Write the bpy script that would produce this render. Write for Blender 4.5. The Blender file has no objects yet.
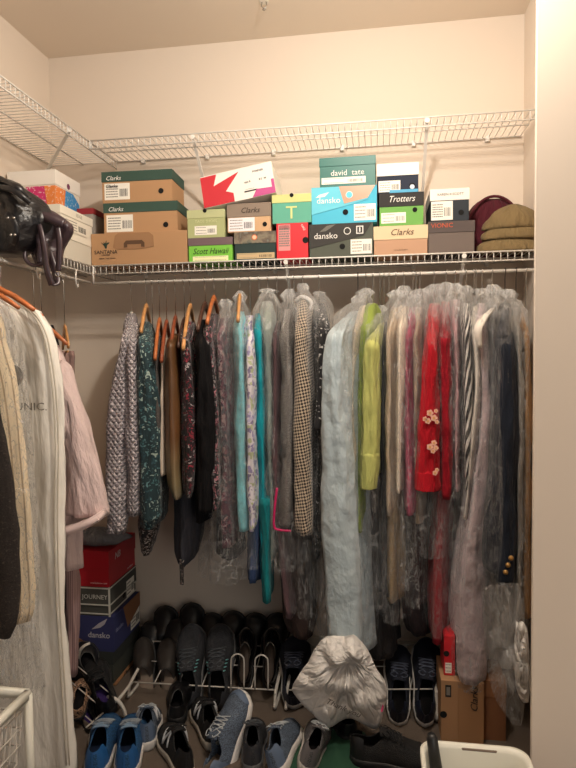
import bpy, bmesh, math, random
from mathutils import Vector, Matrix
R = random.Random(7)
PI = math.pi
SC = bpy.context.scene
COL = SC.collection

# ------------------------------------------------------------------ camera
F = 590.0
YAW, PITCH, ROLL, HC = .151, .046, -.011, 1.35
_f = Vector((-math.sin(YAW) * math.cos(PITCH), math.cos(YAW) * math.cos(PITCH), -math.sin(PITCH)))
_r = Vector((math.cos(YAW), math.sin(YAW), 0)); _u = _r.cross(_f)
_R = _r * math.cos(ROLL) + _u * math.sin(ROLL); _U = _u * math.cos(ROLL) - _r * math.sin(ROLL)
cam = bpy.data.cameras.new('camera'); cam.sensor_fit = 'VERTICAL'; cam.sensor_height = 36; cam.lens = F / 768 * 36
cam.clip_start = .05
camo = bpy.data.objects.new('camera', cam); COL.objects.link(camo)
m = Matrix((_R, _U, -_f)).transposed().to_4x4(); m.translation = (0, 0, HC); camo.matrix_world = m
SC.camera = camo

def ray(x, y): return _f + _R * ((x - 288) / F) - _U * ((y - 384) / F)
def PY(x, y, Y):                       # measured point at depth Y
    d = ray(x, y); return Vector((0, 0, HC)) + d * (Y / d.y)
def PZ(x, y, Z=0.0):
    d = ray(x, y); return Vector((0, 0, HC)) + d * ((Z - HC) / d.z)

# ------------------------------------------------------------------ light, exposure
w = bpy.data.worlds.new('world'); SC.world = w; w.use_nodes = True
w.node_tree.nodes['Background'].inputs[0].default_value = (.80, .90, 1.0, 1)
w.node_tree.nodes['Background'].inputs[1].default_value = .24
def lamp(name, loc, energy, size, color):
    l = bpy.data.lights.new(name, 'POINT'); l.energy = energy; l.color = color; l.shadow_soft_size = size
    o = bpy.data.objects.new(name, l); o.location = loc; COL.objects.link(o); return o
lamp('ceiling_lamp', (-.02, 1.30, 2.50), 55, .055, (1.0, .92, .81))
def area(name, loc, rot, sx, sy, e, color):
    l = bpy.data.lights.new(name, 'AREA'); l.shape = 'RECTANGLE'; l.size = sx; l.size_y = sy; l.energy = e; l.color = color
    o = bpy.data.objects.new(name, l); o.location = loc; o.rotation_euler = rot; COL.objects.link(o)
area('room_light', (1.0, -.5, 1.1), (PI / 2, 0, math.radians(14)), .9, 1.5, 10, (1.0, .92, .82))
SC.view_settings.view_transform = 'Standard'; SC.view_settings.look = 'None'
SC.view_settings.gamma = 1; SC.view_settings.use_curve_mapping = False
SC.view_settings.exposure = 0.0
SC.cycles.transparent_max_bounces = 24
SC.cycles.max_bounces = 8
SC.cycles.use_denoising = True

# ------------------------------------------------------------------ materials
def lin(c):
    return tuple(((v / 255) / 12.92 if v / 255 <= .04045 else (((v / 255) + .055) / 1.055) ** 2.4) for v in c)
def c4(c): return (*lin(c), 1)
class NT:
    def __init__(s, name):
        s.m = bpy.data.materials.new(name); s.m.use_nodes = True
        s.t = s.m.node_tree; s.n = s.t.nodes; s.l = s.t.links
        s.b = s.n['Principled BSDF']; s.out = s.n['Material Output']
    def node(s, kind, **kw):
        n = s.n.new(kind)
        for k, v in kw.items():
            if k.startswith('i_'):
                key = k[2:].replace('_', ' ')
                n.inputs[int(key) if key.isdigit() else key].default_value = v
            else: setattr(n, k, v)
        return n
    def link(s, a, b): s.l.new(a, b)
    def coord(s, kind='UV', scale=(1, 1, 1), rot=(0, 0, 0)):
        tc = s.node('ShaderNodeTexCoord'); mp = s.node('ShaderNodeMapping')
        mp.inputs['Scale'].default_value = scale; mp.inputs['Rotation'].default_value = rot
        s.link(tc.outputs[kind], mp.inputs[0]); return mp.outputs[0]
    def noise(s, vec, scale, detail=2, rough=.5):
        n = s.node('ShaderNodeTexNoise'); n.inputs['Scale'].default_value = scale
        n.inputs['Detail'].default_value = detail; n.inputs['Roughness'].default_value = rough
        s.link(vec, n.inputs['Vector']); return n
    def ramp(s, fac, stops, interp='LINEAR'):
        r = s.node('ShaderNodeValToRGB'); cr = r.color_ramp; cr.interpolation = interp
        while len(cr.elements) < len(stops): cr.elements.new(.5)
        for e, (p, c) in zip(cr.elements, stops): e.position = p; e.color = c4(c) if len(c) == 3 else c
        s.link(fac, r.inputs[0]); return r.outputs[0]
    def math(s, op, a, b=None):
        n = s.node('ShaderNodeMath', operation=op)
        for i, v in enumerate((a, b)):
            if v is None: continue
            if isinstance(v, (int, float)): n.inputs[i].default_value = v
            else: s.link(v, n.inputs[i])
        return n.outputs[0]
    def mix(s, fac, a, b):
        n = s.node('ShaderNodeMix', data_type='RGBA')
        if isinstance(fac, (int, float)): n.inputs[0].default_value = fac
        else: s.link(fac, n.inputs[0])
        for i, v in ((6, a), (7, b)):
            if isinstance(v, tuple): n.inputs[i].default_value = c4(v)
            else: s.link(v, n.inputs[i])
        return n.outputs[2]
    def bump(s, h, strength=.3, dist=.002):
        b = s.node('ShaderNodeBump'); b.inputs['Strength'].default_value = strength; b.inputs['Distance'].default_value = dist
        s.link(h, b.inputs['Height']); s.link(b.outputs[0], s.b.inputs['Normal'])
_mc = {}
def plain(name, c, rough=.6, metal=0, bump=0, sheen=0, coat=0, kind='Object', bs=300, var=.0):
    k = (name, c, rough)
    if k in _mc: return _mc[k]
    t = NT(name); b = t.b; b.inputs['Base Color'].default_value = c4(c)
    b.inputs['Roughness'].default_value = rough; b.inputs['Metallic'].default_value = metal
    if coat: b.inputs['Coat Weight'].default_value = coat
    if sheen: b.inputs['Sheen Weight'].default_value = sheen
    if bump or var:
        v = t.coord(kind); n = t.noise(v, bs, 3)
        if bump: t.bump(n.outputs[0], bump, .001)
        if var:
            n2 = t.noise(v, bs * .06, 2)
            d = tuple(max(0, int(q * (1 - var))) for q in c); e = tuple(min(255, int(q * (1 + var))) for q in c)
            t.link(t.ramp(n2.outputs[0], [(.3, d), (.7, e)]), b.inputs['Base Color'])
    _mc[k] = t.m; return t.m
def fabric(name, c, rough=.85, sheen=.06, wr=.9):
    """plain cloth: fine weave plus soft creases"""
    k = ('fab', name, c)
    if k in _mc: return _mc[k]
    t = NT(name); t.b.inputs['Roughness'].default_value = rough; t.b.inputs['Sheen Weight'].default_value = sheen
    t.b.inputs['Sheen Roughness'].default_value = .5; t.b.inputs['Specular IOR Level'].default_value = .25
    v = t.coord('UV'); n = t.noise(v, 700, 2)
    d = tuple(int(q * .88) for q in c)
    t.link(t.ramp(n.outputs[0], [(.3, d), (.7, c)]), t.b.inputs['Base Color'])
    v2 = t.coord('UV', (14, 3, 1)); n2 = t.noise(v2, 2.2, 4, .55)
    h = t.math('ADD', t.math('MULTIPLY', n2.outputs[0], 1.0), t.math('MULTIPLY', n.outputs[0], .03))
    t.bump(h, wr, .03); _mc[k] = t.m; return t.m
def satin(name, c, rough=.35):
    k = ('sat', name, c)
    if k in _mc: return _mc[k]
    t = NT(name); t.b.inputs['Base Color'].default_value = c4(c); t.b.inputs['Roughness'].default_value = rough
    t.b.inputs['Sheen Weight'].default_value = .3
    v2 = t.coord('UV', (7, 4, 1), (0, 0, .3)); n2 = t.noise(v2, 2.5, 4)
    t.bump(n2.outputs[0], .8, .03); _mc[k] = t.m; return t.m
def pattern(name, base, spots, scale=55, amount=.45, rough=.8, stretch=(1, 1, 1), warp=.015, shape='noise'):
    """printed cloth: irregular motifs in several colours on a base colour"""
    t = NT(name); t.b.inputs['Roughness'].default_value = rough; t.b.inputs['Sheen Weight'].default_value = .15
    v = t.coord('UV', stretch)
    wn = t.noise(v, scale * .5, 2)
    wv = t.node('ShaderNodeVectorMath', operation='SCALE'); t.link(wn.outputs['Color'], wv.inputs[0]); wv.inputs['Scale'].default_value = warp * 4
    ad = t.node('ShaderNodeVectorMath', operation='ADD'); t.link(v, ad.inputs[0]); t.link(wv.outputs[0], ad.inputs[1])
    vo = t.node('ShaderNodeTexVoronoi'); vo.inputs['Scale'].default_value = scale; t.link(ad.outputs[0], vo.inputs['Vector'])
    sep = t.node('ShaderNodeSeparateColor'); t.link(vo.outputs['Color'], sep.inputs[0])
    stops = [(i / len(spots), s) for i, s in enumerate(spots)]
    colr = t.ramp(sep.outputs[0], stops, 'CONSTANT')
    if shape == 'dot':
        mask = t.math('LESS_THAN', vo.outputs['Distance'], amount)
    else:
        n2 = t.noise(ad.outputs[0], scale * 2.2, 1)
        mm = t.math('ADD', vo.outputs['Distance'], t.math('MULTIPLY', n2.outputs[0], .5))
        mask = t.math('LESS_THAN', mm, amount)
    t.link(t.mix(mask, base, colr), t.b.inputs['Base Color'])
    v2 = t.coord('UV', (10, 2.2, 1)); n3 = t.noise(v2, 2.0, 3); t.bump(n3.outputs[0], .9, .03)
    return t.m
def stripes(name, a, b, freq=60, duty=.5, axis=0, rot=0, rough=.8, warp=0):
    t = NT(name); t.b.inputs['Roughness'].default_value = rough
    v = t.coord('UV', (1, 1, 1), (0, 0, rot)); s = t.node('ShaderNodeSeparateXYZ'); t.link(v, s.inputs[0])
    x = s.outputs[axis]
    if warp:
        nz = t.noise(v, 9, 1); x = t.math('ADD', x, t.math('MULTIPLY', nz.outputs[0], warp))
    fr = t.math('FRACT', t.math('MULTIPLY', x, freq)); mk = t.math('LESS_THAN', fr, duty)
    t.link(t.mix(mk, b, a), t.b.inputs['Base Color'])
    v2 = t.coord('UV', (10, 2.2, 1)); n3 = t.noise(v2, 2.0, 3)
    t.bump(t.math('ADD', n3.outputs[0], t.math('MULTIPLY', mk, .03)), .5, .02)
    return t.m
def weave(name, a, b, freq=60, rough=.9, bump=.6, dist=.006, rot=PI / 4):
    t = NT(name); t.b.inputs['Roughness'].default_value = rough; t.b.inputs['Sheen Weight'].default_value = .3
    v = t.coord('UV', (1, 1, 1), (0, 0, rot)); ck = t.node('ShaderNodeTexChecker'); t.link(v, ck.inputs[0]); ck.inputs['Scale'].default_value = freq
    s = t.node('ShaderNodeSeparateXYZ'); t.link(v, s.inputs[0])
    wx = t.math('SINE', t.math('MULTIPLY', s.outputs[0], freq * PI)); wy = t.math('SINE', t.math('MULTIPLY', s.outputs[1], freq * PI))
    h = t.math('MULTIPLY', t.math('ABSOLUTE', wx), t.math('ABSOLUTE', wy))
    t.link(t.mix(ck.outputs[1], a, b), t.b.inputs['Base Color'])
    n = t.noise(v, 500, 2); t.bump(t.math('ADD', h, t.math('MULTIPLY', n.outputs[0], .3)), bump, dist)
    return t.m
def tweed(name, cols, scale=260, rough=.9):
    t = NT(name); t.b.inputs['Roughness'].default_value = rough
    v = t.coord('UV'); n = t.noise(v, scale, 3, .7)
    t.link(t.ramp(n.outputs[0], [(.36 + .28 * i / (len(cols) - 1), c) for i, c in enumerate(cols)]), t.b.inputs['Base Color'])
    v2 = t.coord('UV', (10, 2.2, 1)); n3 = t.noise(v2, 2.0, 3)
    t.bump(t.math('ADD', n3.outputs[0], t.math('MULTIPLY', n.outputs[0], .1)), .5, .02)
    return t.m
def film(name, tint=(240, 240, 240), haze=.025, gloss=.8, lines=.25):
    """thin clear garment film: see-through, glossy, whitened along sharp creases to paint in their bright highlights"""
    t = NT(name); t.n.remove(t.b)
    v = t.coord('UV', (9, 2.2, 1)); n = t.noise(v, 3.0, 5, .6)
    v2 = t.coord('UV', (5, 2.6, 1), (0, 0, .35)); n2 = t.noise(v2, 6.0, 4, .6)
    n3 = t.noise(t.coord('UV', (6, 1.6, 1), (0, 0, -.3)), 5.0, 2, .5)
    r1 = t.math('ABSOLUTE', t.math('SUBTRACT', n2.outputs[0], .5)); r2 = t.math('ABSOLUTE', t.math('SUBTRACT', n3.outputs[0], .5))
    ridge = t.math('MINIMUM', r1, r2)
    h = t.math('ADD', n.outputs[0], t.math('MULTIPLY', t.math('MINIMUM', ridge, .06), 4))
    bp = t.node('ShaderNodeBump'); bp.inputs['Strength'].default_value = 1; bp.inputs['Distance'].default_value = .035
    t.link(h, bp.inputs['Height'])
    tr = t.node('ShaderNodeBsdfTransparent'); tr.inputs[0].default_value = (.985, .985, .985, 1)
    df = t.node('ShaderNodeBsdfDiffuse'); df.inputs[0].default_value = c4(tint)
    gl = t.node('ShaderNodeBsdfGlossy'); gl.inputs['Roughness'].default_value = .2; t.link(bp.outputs[0], gl.inputs['Normal'])
    fr = t.node('ShaderNodeFresnel'); fr.inputs[0].default_value = 1.45; t.link(bp.outputs[0], fr.inputs['Normal'])
    line = t.ramp(ridge, [(.0, (1, 1, 1, 1)), (.012, (0, 0, 0, 1))])  # crease highlights painted as thin diffuse white lines
    m1 = t.node('ShaderNodeMixShader'); 
    tc = t.node('ShaderNodeTexCoord'); sp = t.node('ShaderNodeSeparateXYZ'); t.link(tc.outputs['UV'], sp.inputs[0])
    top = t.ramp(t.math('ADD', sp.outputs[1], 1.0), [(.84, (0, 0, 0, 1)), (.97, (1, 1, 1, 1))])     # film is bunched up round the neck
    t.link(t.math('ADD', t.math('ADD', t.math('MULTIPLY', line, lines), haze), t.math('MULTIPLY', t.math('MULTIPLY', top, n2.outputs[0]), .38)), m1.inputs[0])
    t.link(tr.outputs[0], m1.inputs[1]); t.link(df.outputs[0], m1.inputs[2])
    m2 = t.node('ShaderNodeMixShader'); t.link(t.math('MINIMUM', t.math('MULTIPLY', fr.outputs[0], gloss), .16), m2.inputs[0])
    t.link(m1.outputs[0], m2.inputs[1]); t.link(gl.outputs[0], m2.inputs[2])
    t.link(m2.outputs[0], t.out.inputs[0]); return t.m

WHITE_WIRE = plain('white_vinyl_coated_wire', (226, 222, 216), .35)
WALL = plain('painted_wall', (222, 208, 193), .92, bump=.12, bs=260)
CEIL = plain('painted_ceiling', (226, 212, 196), .95, bump=.1, bs=200)
METAL = plain('polished_metal', (190, 188, 184), .25, 1)
DARKM = plain('dark_metal', (70, 68, 66), .35, 1)
INK = plain('print_ink', (35, 33, 33), .6)
FINE = plain('fine_print_ink', (128, 124, 118), .6)
PAPER = plain('paper_sticker', (238, 234, 224), .6)
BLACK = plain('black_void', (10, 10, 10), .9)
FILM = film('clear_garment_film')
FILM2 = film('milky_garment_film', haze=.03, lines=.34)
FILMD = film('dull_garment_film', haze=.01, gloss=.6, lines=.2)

# ------------------------------------------------------------------ mesh helpers
def obj(name, bm, mats, parent=None, smooth=False, kind=None):
    me = bpy.data.meshes.new(name)
    bmesh.ops.recalc_face_normals(bm, faces=bm.faces[:])
    bm.to_mesh(me); bm.free()
    for mm in (mats if isinstance(mats, (list, tuple)) else [mats]): me.materials.append(mm)
    if smooth: me.polygons.foreach_set('use_smooth', [True] * len(me.polygons))
    o = bpy.data.objects.new(name, me); COL.objects.link(o)
    if parent is not None: o.parent = parent
    if kind: o['kind'] = kind
    return o
def tag(o, label, cat, group=None, kind=None):
    o['label'] = label; o['category'] = cat
    if group: o['group'] = group
    if kind: o['kind'] = kind
    return o
def empty(name, label, cat, loc=(0, 0, 0), group=None, rot=(0, 0, 0)):
    o = bpy.data.objects.new(name, None); COL.objects.link(o); o.location = loc; o.rotation_euler = rot
    o.empty_display_size = .05
    return tag(o, label, cat, group)
def box(bm, x0, x1, y0, y1, z0, z1, mi=0, bev=0):
    vs = [bm.verts.new((x, y, z)) for x in (x0, x1) for y in (y0, y1) for z in (z0, z1)]
    fs = []
    for q in ((0, 1, 3, 2), (4, 6, 7, 5), (0, 4, 5, 1), (2, 3, 7, 6), (0, 2, 6, 4), (1, 5, 7, 3)):
        f = bm.faces.new([vs[i] for i in q]); f.material_index = mi; fs.append(f)
    if bev:
        es = list({e for f in fs for e in f.edges})
        bmesh.ops.bevel(bm, geom=es, offset=bev, segments=2, affect='EDGES', profile=.5)
def boxm(x0, x1, y0, y1, z0, z1, bev=0):
    bm = bmesh.new(); box(bm, x0, x1, y0, y1, z0, z1, 0, bev); return bm
def tube(bm, pts, r, seg=8, caps=True, mi=0):
    pts = [Vector(p) for p in pts]; n = len(pts)
    rr = r if isinstance(r, (list, tuple)) else [r] * n
    rings = []; ref = None
    for i, p in enumerate(pts):
        t = (pts[min(i + 1, n - 1)] - pts[max(i - 1, 0)]).normalized()
        if ref is None:
            ref = Vector((0, 0, 1)) if abs(t.z) < .9 else Vector((1, 0, 0))
        a = ref - t * ref.dot(t)
        if a.length < 1e-5: a = t.orthogonal()
        a.normalize(); b = t.cross(a); ref = a
        rings.append([bm.verts.new(p + (a * math.cos(2 * PI * k / seg) + b * math.sin(2 * PI * k / seg)) * rr[i]) for k in range(seg)])
    for i in range(n - 1):
        for k in range(seg):
            f = bm.faces.new((rings[i][k], rings[i][(k + 1) % seg], rings[i + 1][(k + 1) % seg], rings[i + 1][k])); f.material_index = mi
    if caps:
        bm.faces.new(rings[0][::-1]).material_index = mi; bm.faces.new(rings[-1]).material_index = mi
def spline(pts, per=8):
    pts = [Vector(p) for p in pts]; q = [pts[0] * 2 - pts[1]] + pts + [pts[-1] * 2 - pts[-2]]; out = []
    for i in range(1, len(q) - 2):
        a, b, c, d = q[i - 1:i + 3]
        for k in range(per):
            t = k / per
            out.append(.5 * ((2 * b) + (c - a) * t + (2 * a - 5 * b + 4 * c - d) * t * t + (-a + 3 * b - 3 * c + d) * t ** 3))
    out.append(pts[-1]); return out
def ribbon(bm, pts, wd, side, th=.003, mi=0):
    """a flat strap along pts, its width running along side"""
    pts = [Vector(p) for p in pts]; n = len(pts); side = Vector(side).normalized(); rows = []
    for i, p in enumerate(pts):
        t = (pts[min(i + 1, n - 1)] - pts[max(i - 1, 0)]).normalized(); s = (side - t * side.dot(t)).normalized(); nn = t.cross(s)
        ww = (wd[i] if isinstance(wd, list) else wd) / 2
        rows.append([bm.verts.new(p + s * a * ww + nn * b * th / 2) for a, b in ((-1, -1), (1, -1), (1, 1), (-1, 1))])
    for i in range(n - 1):
        for k in range(4):
            bm.faces.new((rows[i][k], rows[i][(k + 1) % 4], rows[i + 1][(k + 1) % 4], rows[i + 1][k])).material_index = mi
    bm.faces.new(rows[0][::-1]); bm.faces.new(rows[-1])
def disc(bm, c, r, axis='y', th=.0006, seg=20, mi=0):
    vs = []
    for s in (-1, 1):
        ring = []
        for k in range(seg):
            a = 2 * PI * k / seg; u, v = r * math.cos(a), r * math.sin(a)
            o = {'y': (u, s * th, v), 'x': (s * th, u, v), 'z': (u, v, s * th)}[axis]
            ring.append(bm.verts.new(Vector(c) + Vector(o)))
        vs.append(ring)
    bm.faces.new(vs[0]).material_index = mi; bm.faces.new(vs[1]).material_index = mi
    for k in range(seg): bm.faces.new((vs[0][k], vs[0][(k + 1) % seg], vs[1][(k + 1) % seg], vs[1][k])).material_index = mi
def poly(bm, pts, y, th=.0006, mi=0, axis='y'):
    """a flat printed shape on a face; pts in the face's own two axes"""
    rings = []
    for s in (-1, 1):
        rings.append([bm.verts.new((a, y + s * th, b) if axis == 'y' else ((y + s * th, a, b) if axis == 'x' else (a, b, y + s * th))) for a, b in pts])
    n = len(pts)
    bm.faces.new(rings[0]).material_index = mi; bm.faces.new(rings[1][::-1]).material_index = mi
    for k in range(n): bm.faces.new((rings[0][k], rings[0][(k + 1) % n], rings[1][(k + 1) % n], rings[1][k])).material_index = mi
def text(s, size, mat, parent, loc, rot=(PI / 2, 0, 0), name='lettering', shear=0, sx=1, ext=.0004, align='CENTER'):
    c = bpy.data.curves.new('lettering', 'FONT'); c.body = s; c.size = size; c.extrude = ext; c.shear = shear
    c.align_x = align; c.align_y = 'CENTER'; c.resolution_u = 2
    t = bpy.data.objects.new('tmp_text', c); COL.objects.link(t)
    dg = bpy.context.evaluated_depsgraph_get(); me = bpy.data.meshes.new_from_object(t.evaluated_get(dg))
    bpy.data.objects.remove(t); bpy.data.curves.remove(c); me.name = name
    me.materials.clear(); me.materials.append(mat)
    o = bpy.data.objects.new(name, me); COL.objects.link(o); o.parent = parent
    o.location = loc; o.rotation_euler = rot; o.scale = (sx, 1, 1); return o

# ------------------------------------------------------------------ the room
XL, XR, YB, YN, ZC = -1.50, .60, 2.60, -2.2, 2.74
def slab(name, *a, mat=WALL):
    return obj(name, boxm(*a), mat, kind='structure')
slab('wall_back', XL - .1, XR + .1, YB, YB + .1, 0, ZC)
slab('wall_left', XL - .1, XL, YN, YB, 0, ZC)
slab('wall_right', XR, XR + .1, 1.50, YB, 0, ZC)
slab('wall_front', .372, 1.6, 1.485, 1.5, 0, ZC)
slab('wall_far_right', 1.6, 1.7, YN, 1.5, 0, ZC)
slab('ceiling', XL - .1, 1.7, YN, YB + .1, ZC, ZC + .08, mat=CEIL)
t = NT('beige_carpet'); v = t.coord('Object'); n = t.noise(v, 420, 4, .8); n2 = t.noise(v, 9, 3)
t.link(t.mix(t.math('MULTIPLY', n2.outputs[0], .5), t.ramp(n.outputs[0], [(.3, (96, 84, 74)), (.7, (140, 124, 110))]), (88, 76, 66)), t.b.inputs['Base Color'])
t.b.inputs['Roughness'].default_value = 1; t.bump(n.outputs[0], 1, .006); CARPET = t.m
slab('floor', XL - .1, 1.7, YN, YB + .1, -.06, 0, mat=CARPET)
TRIM = plain('white_trim_paint', (225, 218, 206), .5)
slab('baseboard_back', XL, XR, YB - .013, YB, 0, .09, mat=TRIM)
slab('baseboard_left', XL, XL + .013, YN, YB - .013, 0, .09, mat=TRIM)

# ------------------------------------------------------------------ wire shelving
XLIP, YLIP = -1.178, 2.335
ZU, ZL = 2.250, 1.737
LIPH = .034
def wires_y(bm, x0, x1, ya, yb, z, step, r=.0017):      # wires running along Y
    n = int((x1 - x0) / step)
    for i in range(n + 1):
        x = x0 + i * step
        tube(bm, [(x, yb, z), (x, ya + .004, z), (x, ya, z - .005), (x, ya, z - LIPH)], r, 5)
def brace(parent, a, b):
    bm = bmesh.new(); a, b = Vector(a), Vector(b); d = (b - a).normalized()
    ribbon(bm, [a, b], .012, d.cross(Vector((0, 0, 1))) if abs(d.z) < .99 else (1, 0, 0), .006)
    disc(bm, a, .009, 'y', .003); obj('support_brace', bm, WHITE_WIRE, parent)
def shelf_back(name, label, z, rod, bxs):
    e = empty(name, label, 'shelf', (0, YLIP, z)); e2 = e
    x0, x1 = XLIP + .012, XR - .012
    bm = bmesh.new(); wires_y(bm, x0, x1, YLIP, YB - .006, z, .0254)
    M = Matrix.Translation((0, -YLIP, -z)); bm.transform(M)
    obj('deck_wires', bm, WHITE_WIRE, e, True)
    bm = bmesh.new()
    tube(bm, [(x0 - .006, YLIP - .003, z), (x1, YLIP - .003, z)], .0032, 8)
    tube(bm, [(x0 - .006, YLIP - .003, z - LIPH), (x1, YLIP - .003, z - LIPH)], .0032, 8)
    tube(bm, [(x0 - .006, YB - .008, z - .003), (x1, YB - .008, z - .003)], .003, 8)
    tube(bm, [(x0, YLIP + .13, z - .004), (x1, YLIP + .13, z - .004)], .003, 8)
    tube(bm, [(x0 - .006, YLIP - .003, z + .002), (x0 - .006, YLIP - .003, z - (.072 if rod else LIPH))], .0036, 8)
    bm.transform(M); obj('rail', bm, WHITE_WIRE, e, True)
    if rod:
        bm = bmesh.new(); tube(bm, [(x0 - .006, YLIP + .004, z - .072), (x1, YLIP + .004, z - .072)], .0062, 12); bm.transform(M)
        obj('hanging_rod', bm, WHITE_WIRE, e, True)
        for bx in bxs:
            bm = bmesh.new()
            tube(bm, spline([(bx, YLIP + .004, z - LIPH), (bx, YLIP + .02, z - .05), (bx, YLIP + .018, z - .075), (bx, YLIP + .004, z - .081)], 5), .003, 6)
            bm.transform(M); obj('rod_hook', bm, WHITE_WIRE, e, True)
    for bx in bxs:
        brace(e, (bx, 0 - .004, -.012), (bx, YB - YLIP - .005, -.255))
    for cx in [x0 + .12 + .3 * k for k in range(6)]:
        if cx < x1:
            bm = bmesh.new(); box(bm, cx - .008, cx + .008, YB - .02 - YLIP, YB - .0005 - YLIP, -.018, .005, 0, .002); obj('wall_clip', bm, WHITE_WIRE, e)
    bm = bmesh.new(); box(bm, x1, XR - .0005, -.012, .03, -.045, .008, 0, .002); obj('end_bracket', bm, WHITE_WIRE, e)
    return e
UX = [PY(193, 140, YLIP).x, PY(427, 118, YLIP).x]
LX = [PY(286, 270, YLIP).x, PY(464, 262, YLIP).x]
shelf_back('wire_shelf', 'upper white wire shelf along the back wall, empty', ZU, False, UX)
shelf_back('wire_shelf', 'lower white wire shelf on back wall carrying the shoeboxes and clothes rod', ZL, True, LX)
def shelf_left(name, label, z, rod, bys):
    e = empty(name, label, 'shelf', (XLIP, 0, z)); M = Matrix.Translation((-XLIP, 0, -z))
    y0, y1 = .3, YB - .006
    bm = bmesh.new()
    for i in range(int((y1 - y0) / .0254)):
        y = y1 - i * .0254
        tube(bm, [(XL + .006, y, z), (XLIP - .004, y, z), (XLIP, y, z - .005), (XLIP, y, z - LIPH)], .0017, 5)
    bm.transform(M); obj('deck_wires', bm, WHITE_WIRE, e, True)
    bm = bmesh.new()
    for x, zz in ((XLIP, z), (XLIP, z - LIPH), (XL + .008, z - .003), (XL + .16, z - .004)):
        tube(bm, [(x, y0, zz), (x, y1, zz)], .0032, 8)
    bm.transform(M); obj('rail', bm, WHITE_WIRE, e, True)
    if rod:
        bm = bmesh.new(); tube(bm, [(XLIP + .002, y0, z - .072), (XLIP + .002, YLIP - .03, z - .072)], .0062, 12); bm.transform(M)
        obj('hanging_rod', bm, WHITE_WIRE, e, True)
        for by in bys:
            bm = bmesh.new(); c = [(0.0, 0), (-.02, -.03), (-.012, -.065), (.012, -.075), (.03, -.06), (.034, -.045)]
            tube(bm, spline([(XLIP + .002 - a * .35, by + a, z - LIPH + b * .9) for a, b in c], 6), .003, 6); bm.transform(M)
            obj('rod_hook', bm, WHITE_WIRE, e, True)
    for by in ([PY(68, 140, 2.2).y] if not rod else [1.2]):
        brace(e, (0, by - .02, -.012), (XL - XLIP + .004, by + .30 if not rod else by, -.10 if not rod else -.2))
    return e
shelf_left('wire_shelf', 'upper white wire shelf along the left wall, empty', ZU, False, [])
shelf_left('wire_shelf', 'lower white wire shelf on left wall under the handbags and boxes', ZL, True, [1.93, 2.2])
# the small fitting seen at the ceiling
p = PZ(264, 1, ZC)
e = empty('ceiling_sprinkler', 'small white sprinkler head on the ceiling at the top edge', 'sprinkler', (p.x, p.y, ZC))
bm = bmesh.new(); disc(bm, (0, 0, -.002), .018, 'z', .002); obj('escutcheon', bm, TRIM, e)
bm = bmesh.new(); tube(bm, [(-.008, 0, -.003), (-.011, 0, -.018), (0, 0, -.03), (.011, 0, -.018), (.008, 0, -.003)], .0022, 8); disc(bm, (0, 0, -.032), .008, 'z', .001); obj('frame', bm, METAL, e, True)

# ------------------------------------------------------------------ shoeboxes
def card(c, rough=.8): return plain('printed_card', c, rough, bump=.05, bs=120)
def sticker(parent, x, z, wd, ht, y, rows=3, bar=True, dark=False, base=None, axis='y', side=1):
    """paper label with barcode and lines of small print (illegible in the photo)"""
    bm = bmesh.new(); th = .0005 * side
    def rect(a0, a1, b0, b1, off, mi):
        if axis == 'y': box(bm, a0, a1, y - off, y - off + .0004, b0, b1, mi)
        else: box(bm, y + off - .0004, y + off, a0, a1, b0, b1, mi)
    rect(x, x + wd, z, z + ht, .0006, 0)
    rr = random.Random(int(x * 1e4) + int(z * 1e3))
    bx0 = x + wd * .6
    if bar:
        q = bx0
        while q < x + wd * .93:
            s = rr.choice((.0008, .0014, .002)); rect(q, q + s, z + ht * .2, z + ht * .66, .001, 1); q += s + rr.choice((.0014, .0022, .003))
    for k in range(rows):
        zz = z + ht * (.82 - k * .66 / max(1, rows - 1) * .95)
        q = x + wd * .06; lim = bx0 - wd * .06 if bar else x + wd * .94
        while q < lim - .002:
            s = min(rr.uniform(.002, .007), lim - q); rect(q, q + s, zz - ht * .03, zz + ht * .03, .001, 2); q += s + .0012
    return obj('label_sticker', bm, [base or PAPER, INK, FINE], parent)
def shoebox(name, label, x0, x1, ytop, zb, Yf, dep, body, lid, lidfrac=.3, rotz=0, upright=False, lift=.0005, lidover=.002, right=None):
    """x0,x1: measured front edges at depth Yf; zb: height it stands on; returns (empty, w, h, dep, ztop). Local frame: front face at y=0 looking to -y"""
    zc = zb + .04
    a = PY(x0, 250, Yf); b = PY(x1, 250, Yf)
    # height from the top edge at mid width
    tp = PY((x0 + x1) / 2, ytop, Yf); h = tp.z - zb
    a = PY(x0, (ytop + 250) / 2, Yf); b = PY(x1, (ytop + 250) / 2, Yf); wd = (b.x - a.x) / max(.2, math.cos(rotz))
    e = empty(name, label, 'shoebox', (a.x, Yf, zb + lift), rot=(0, 0, rotz))
    lh = h * lidfrac
    if lid is not None:
        o = lidover
        obj('box_body', boxm(o, wd - o, o, dep - o, 0, h - .004, .0008), body, e)
        bm = boxm(0, wd, 0, dep, h - lh, h - lift, .001); obj('lid', bm, lid, e)
    else:
        obj('box_body', boxm(0, wd, 0, dep, 0, h - lift, .001), body, e)
    return e, wd, h, dep, zb + h
ZT = ZL + .0035
YF = YLIP + .004
GRN = card((52, 78, 68)); KRAFT = card((178, 138, 100)); TAN = card((196, 168, 138)); WHT = card((236, 230, 222), .5)
BIN = plain('white_print', (232, 230, 225), .6)
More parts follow.
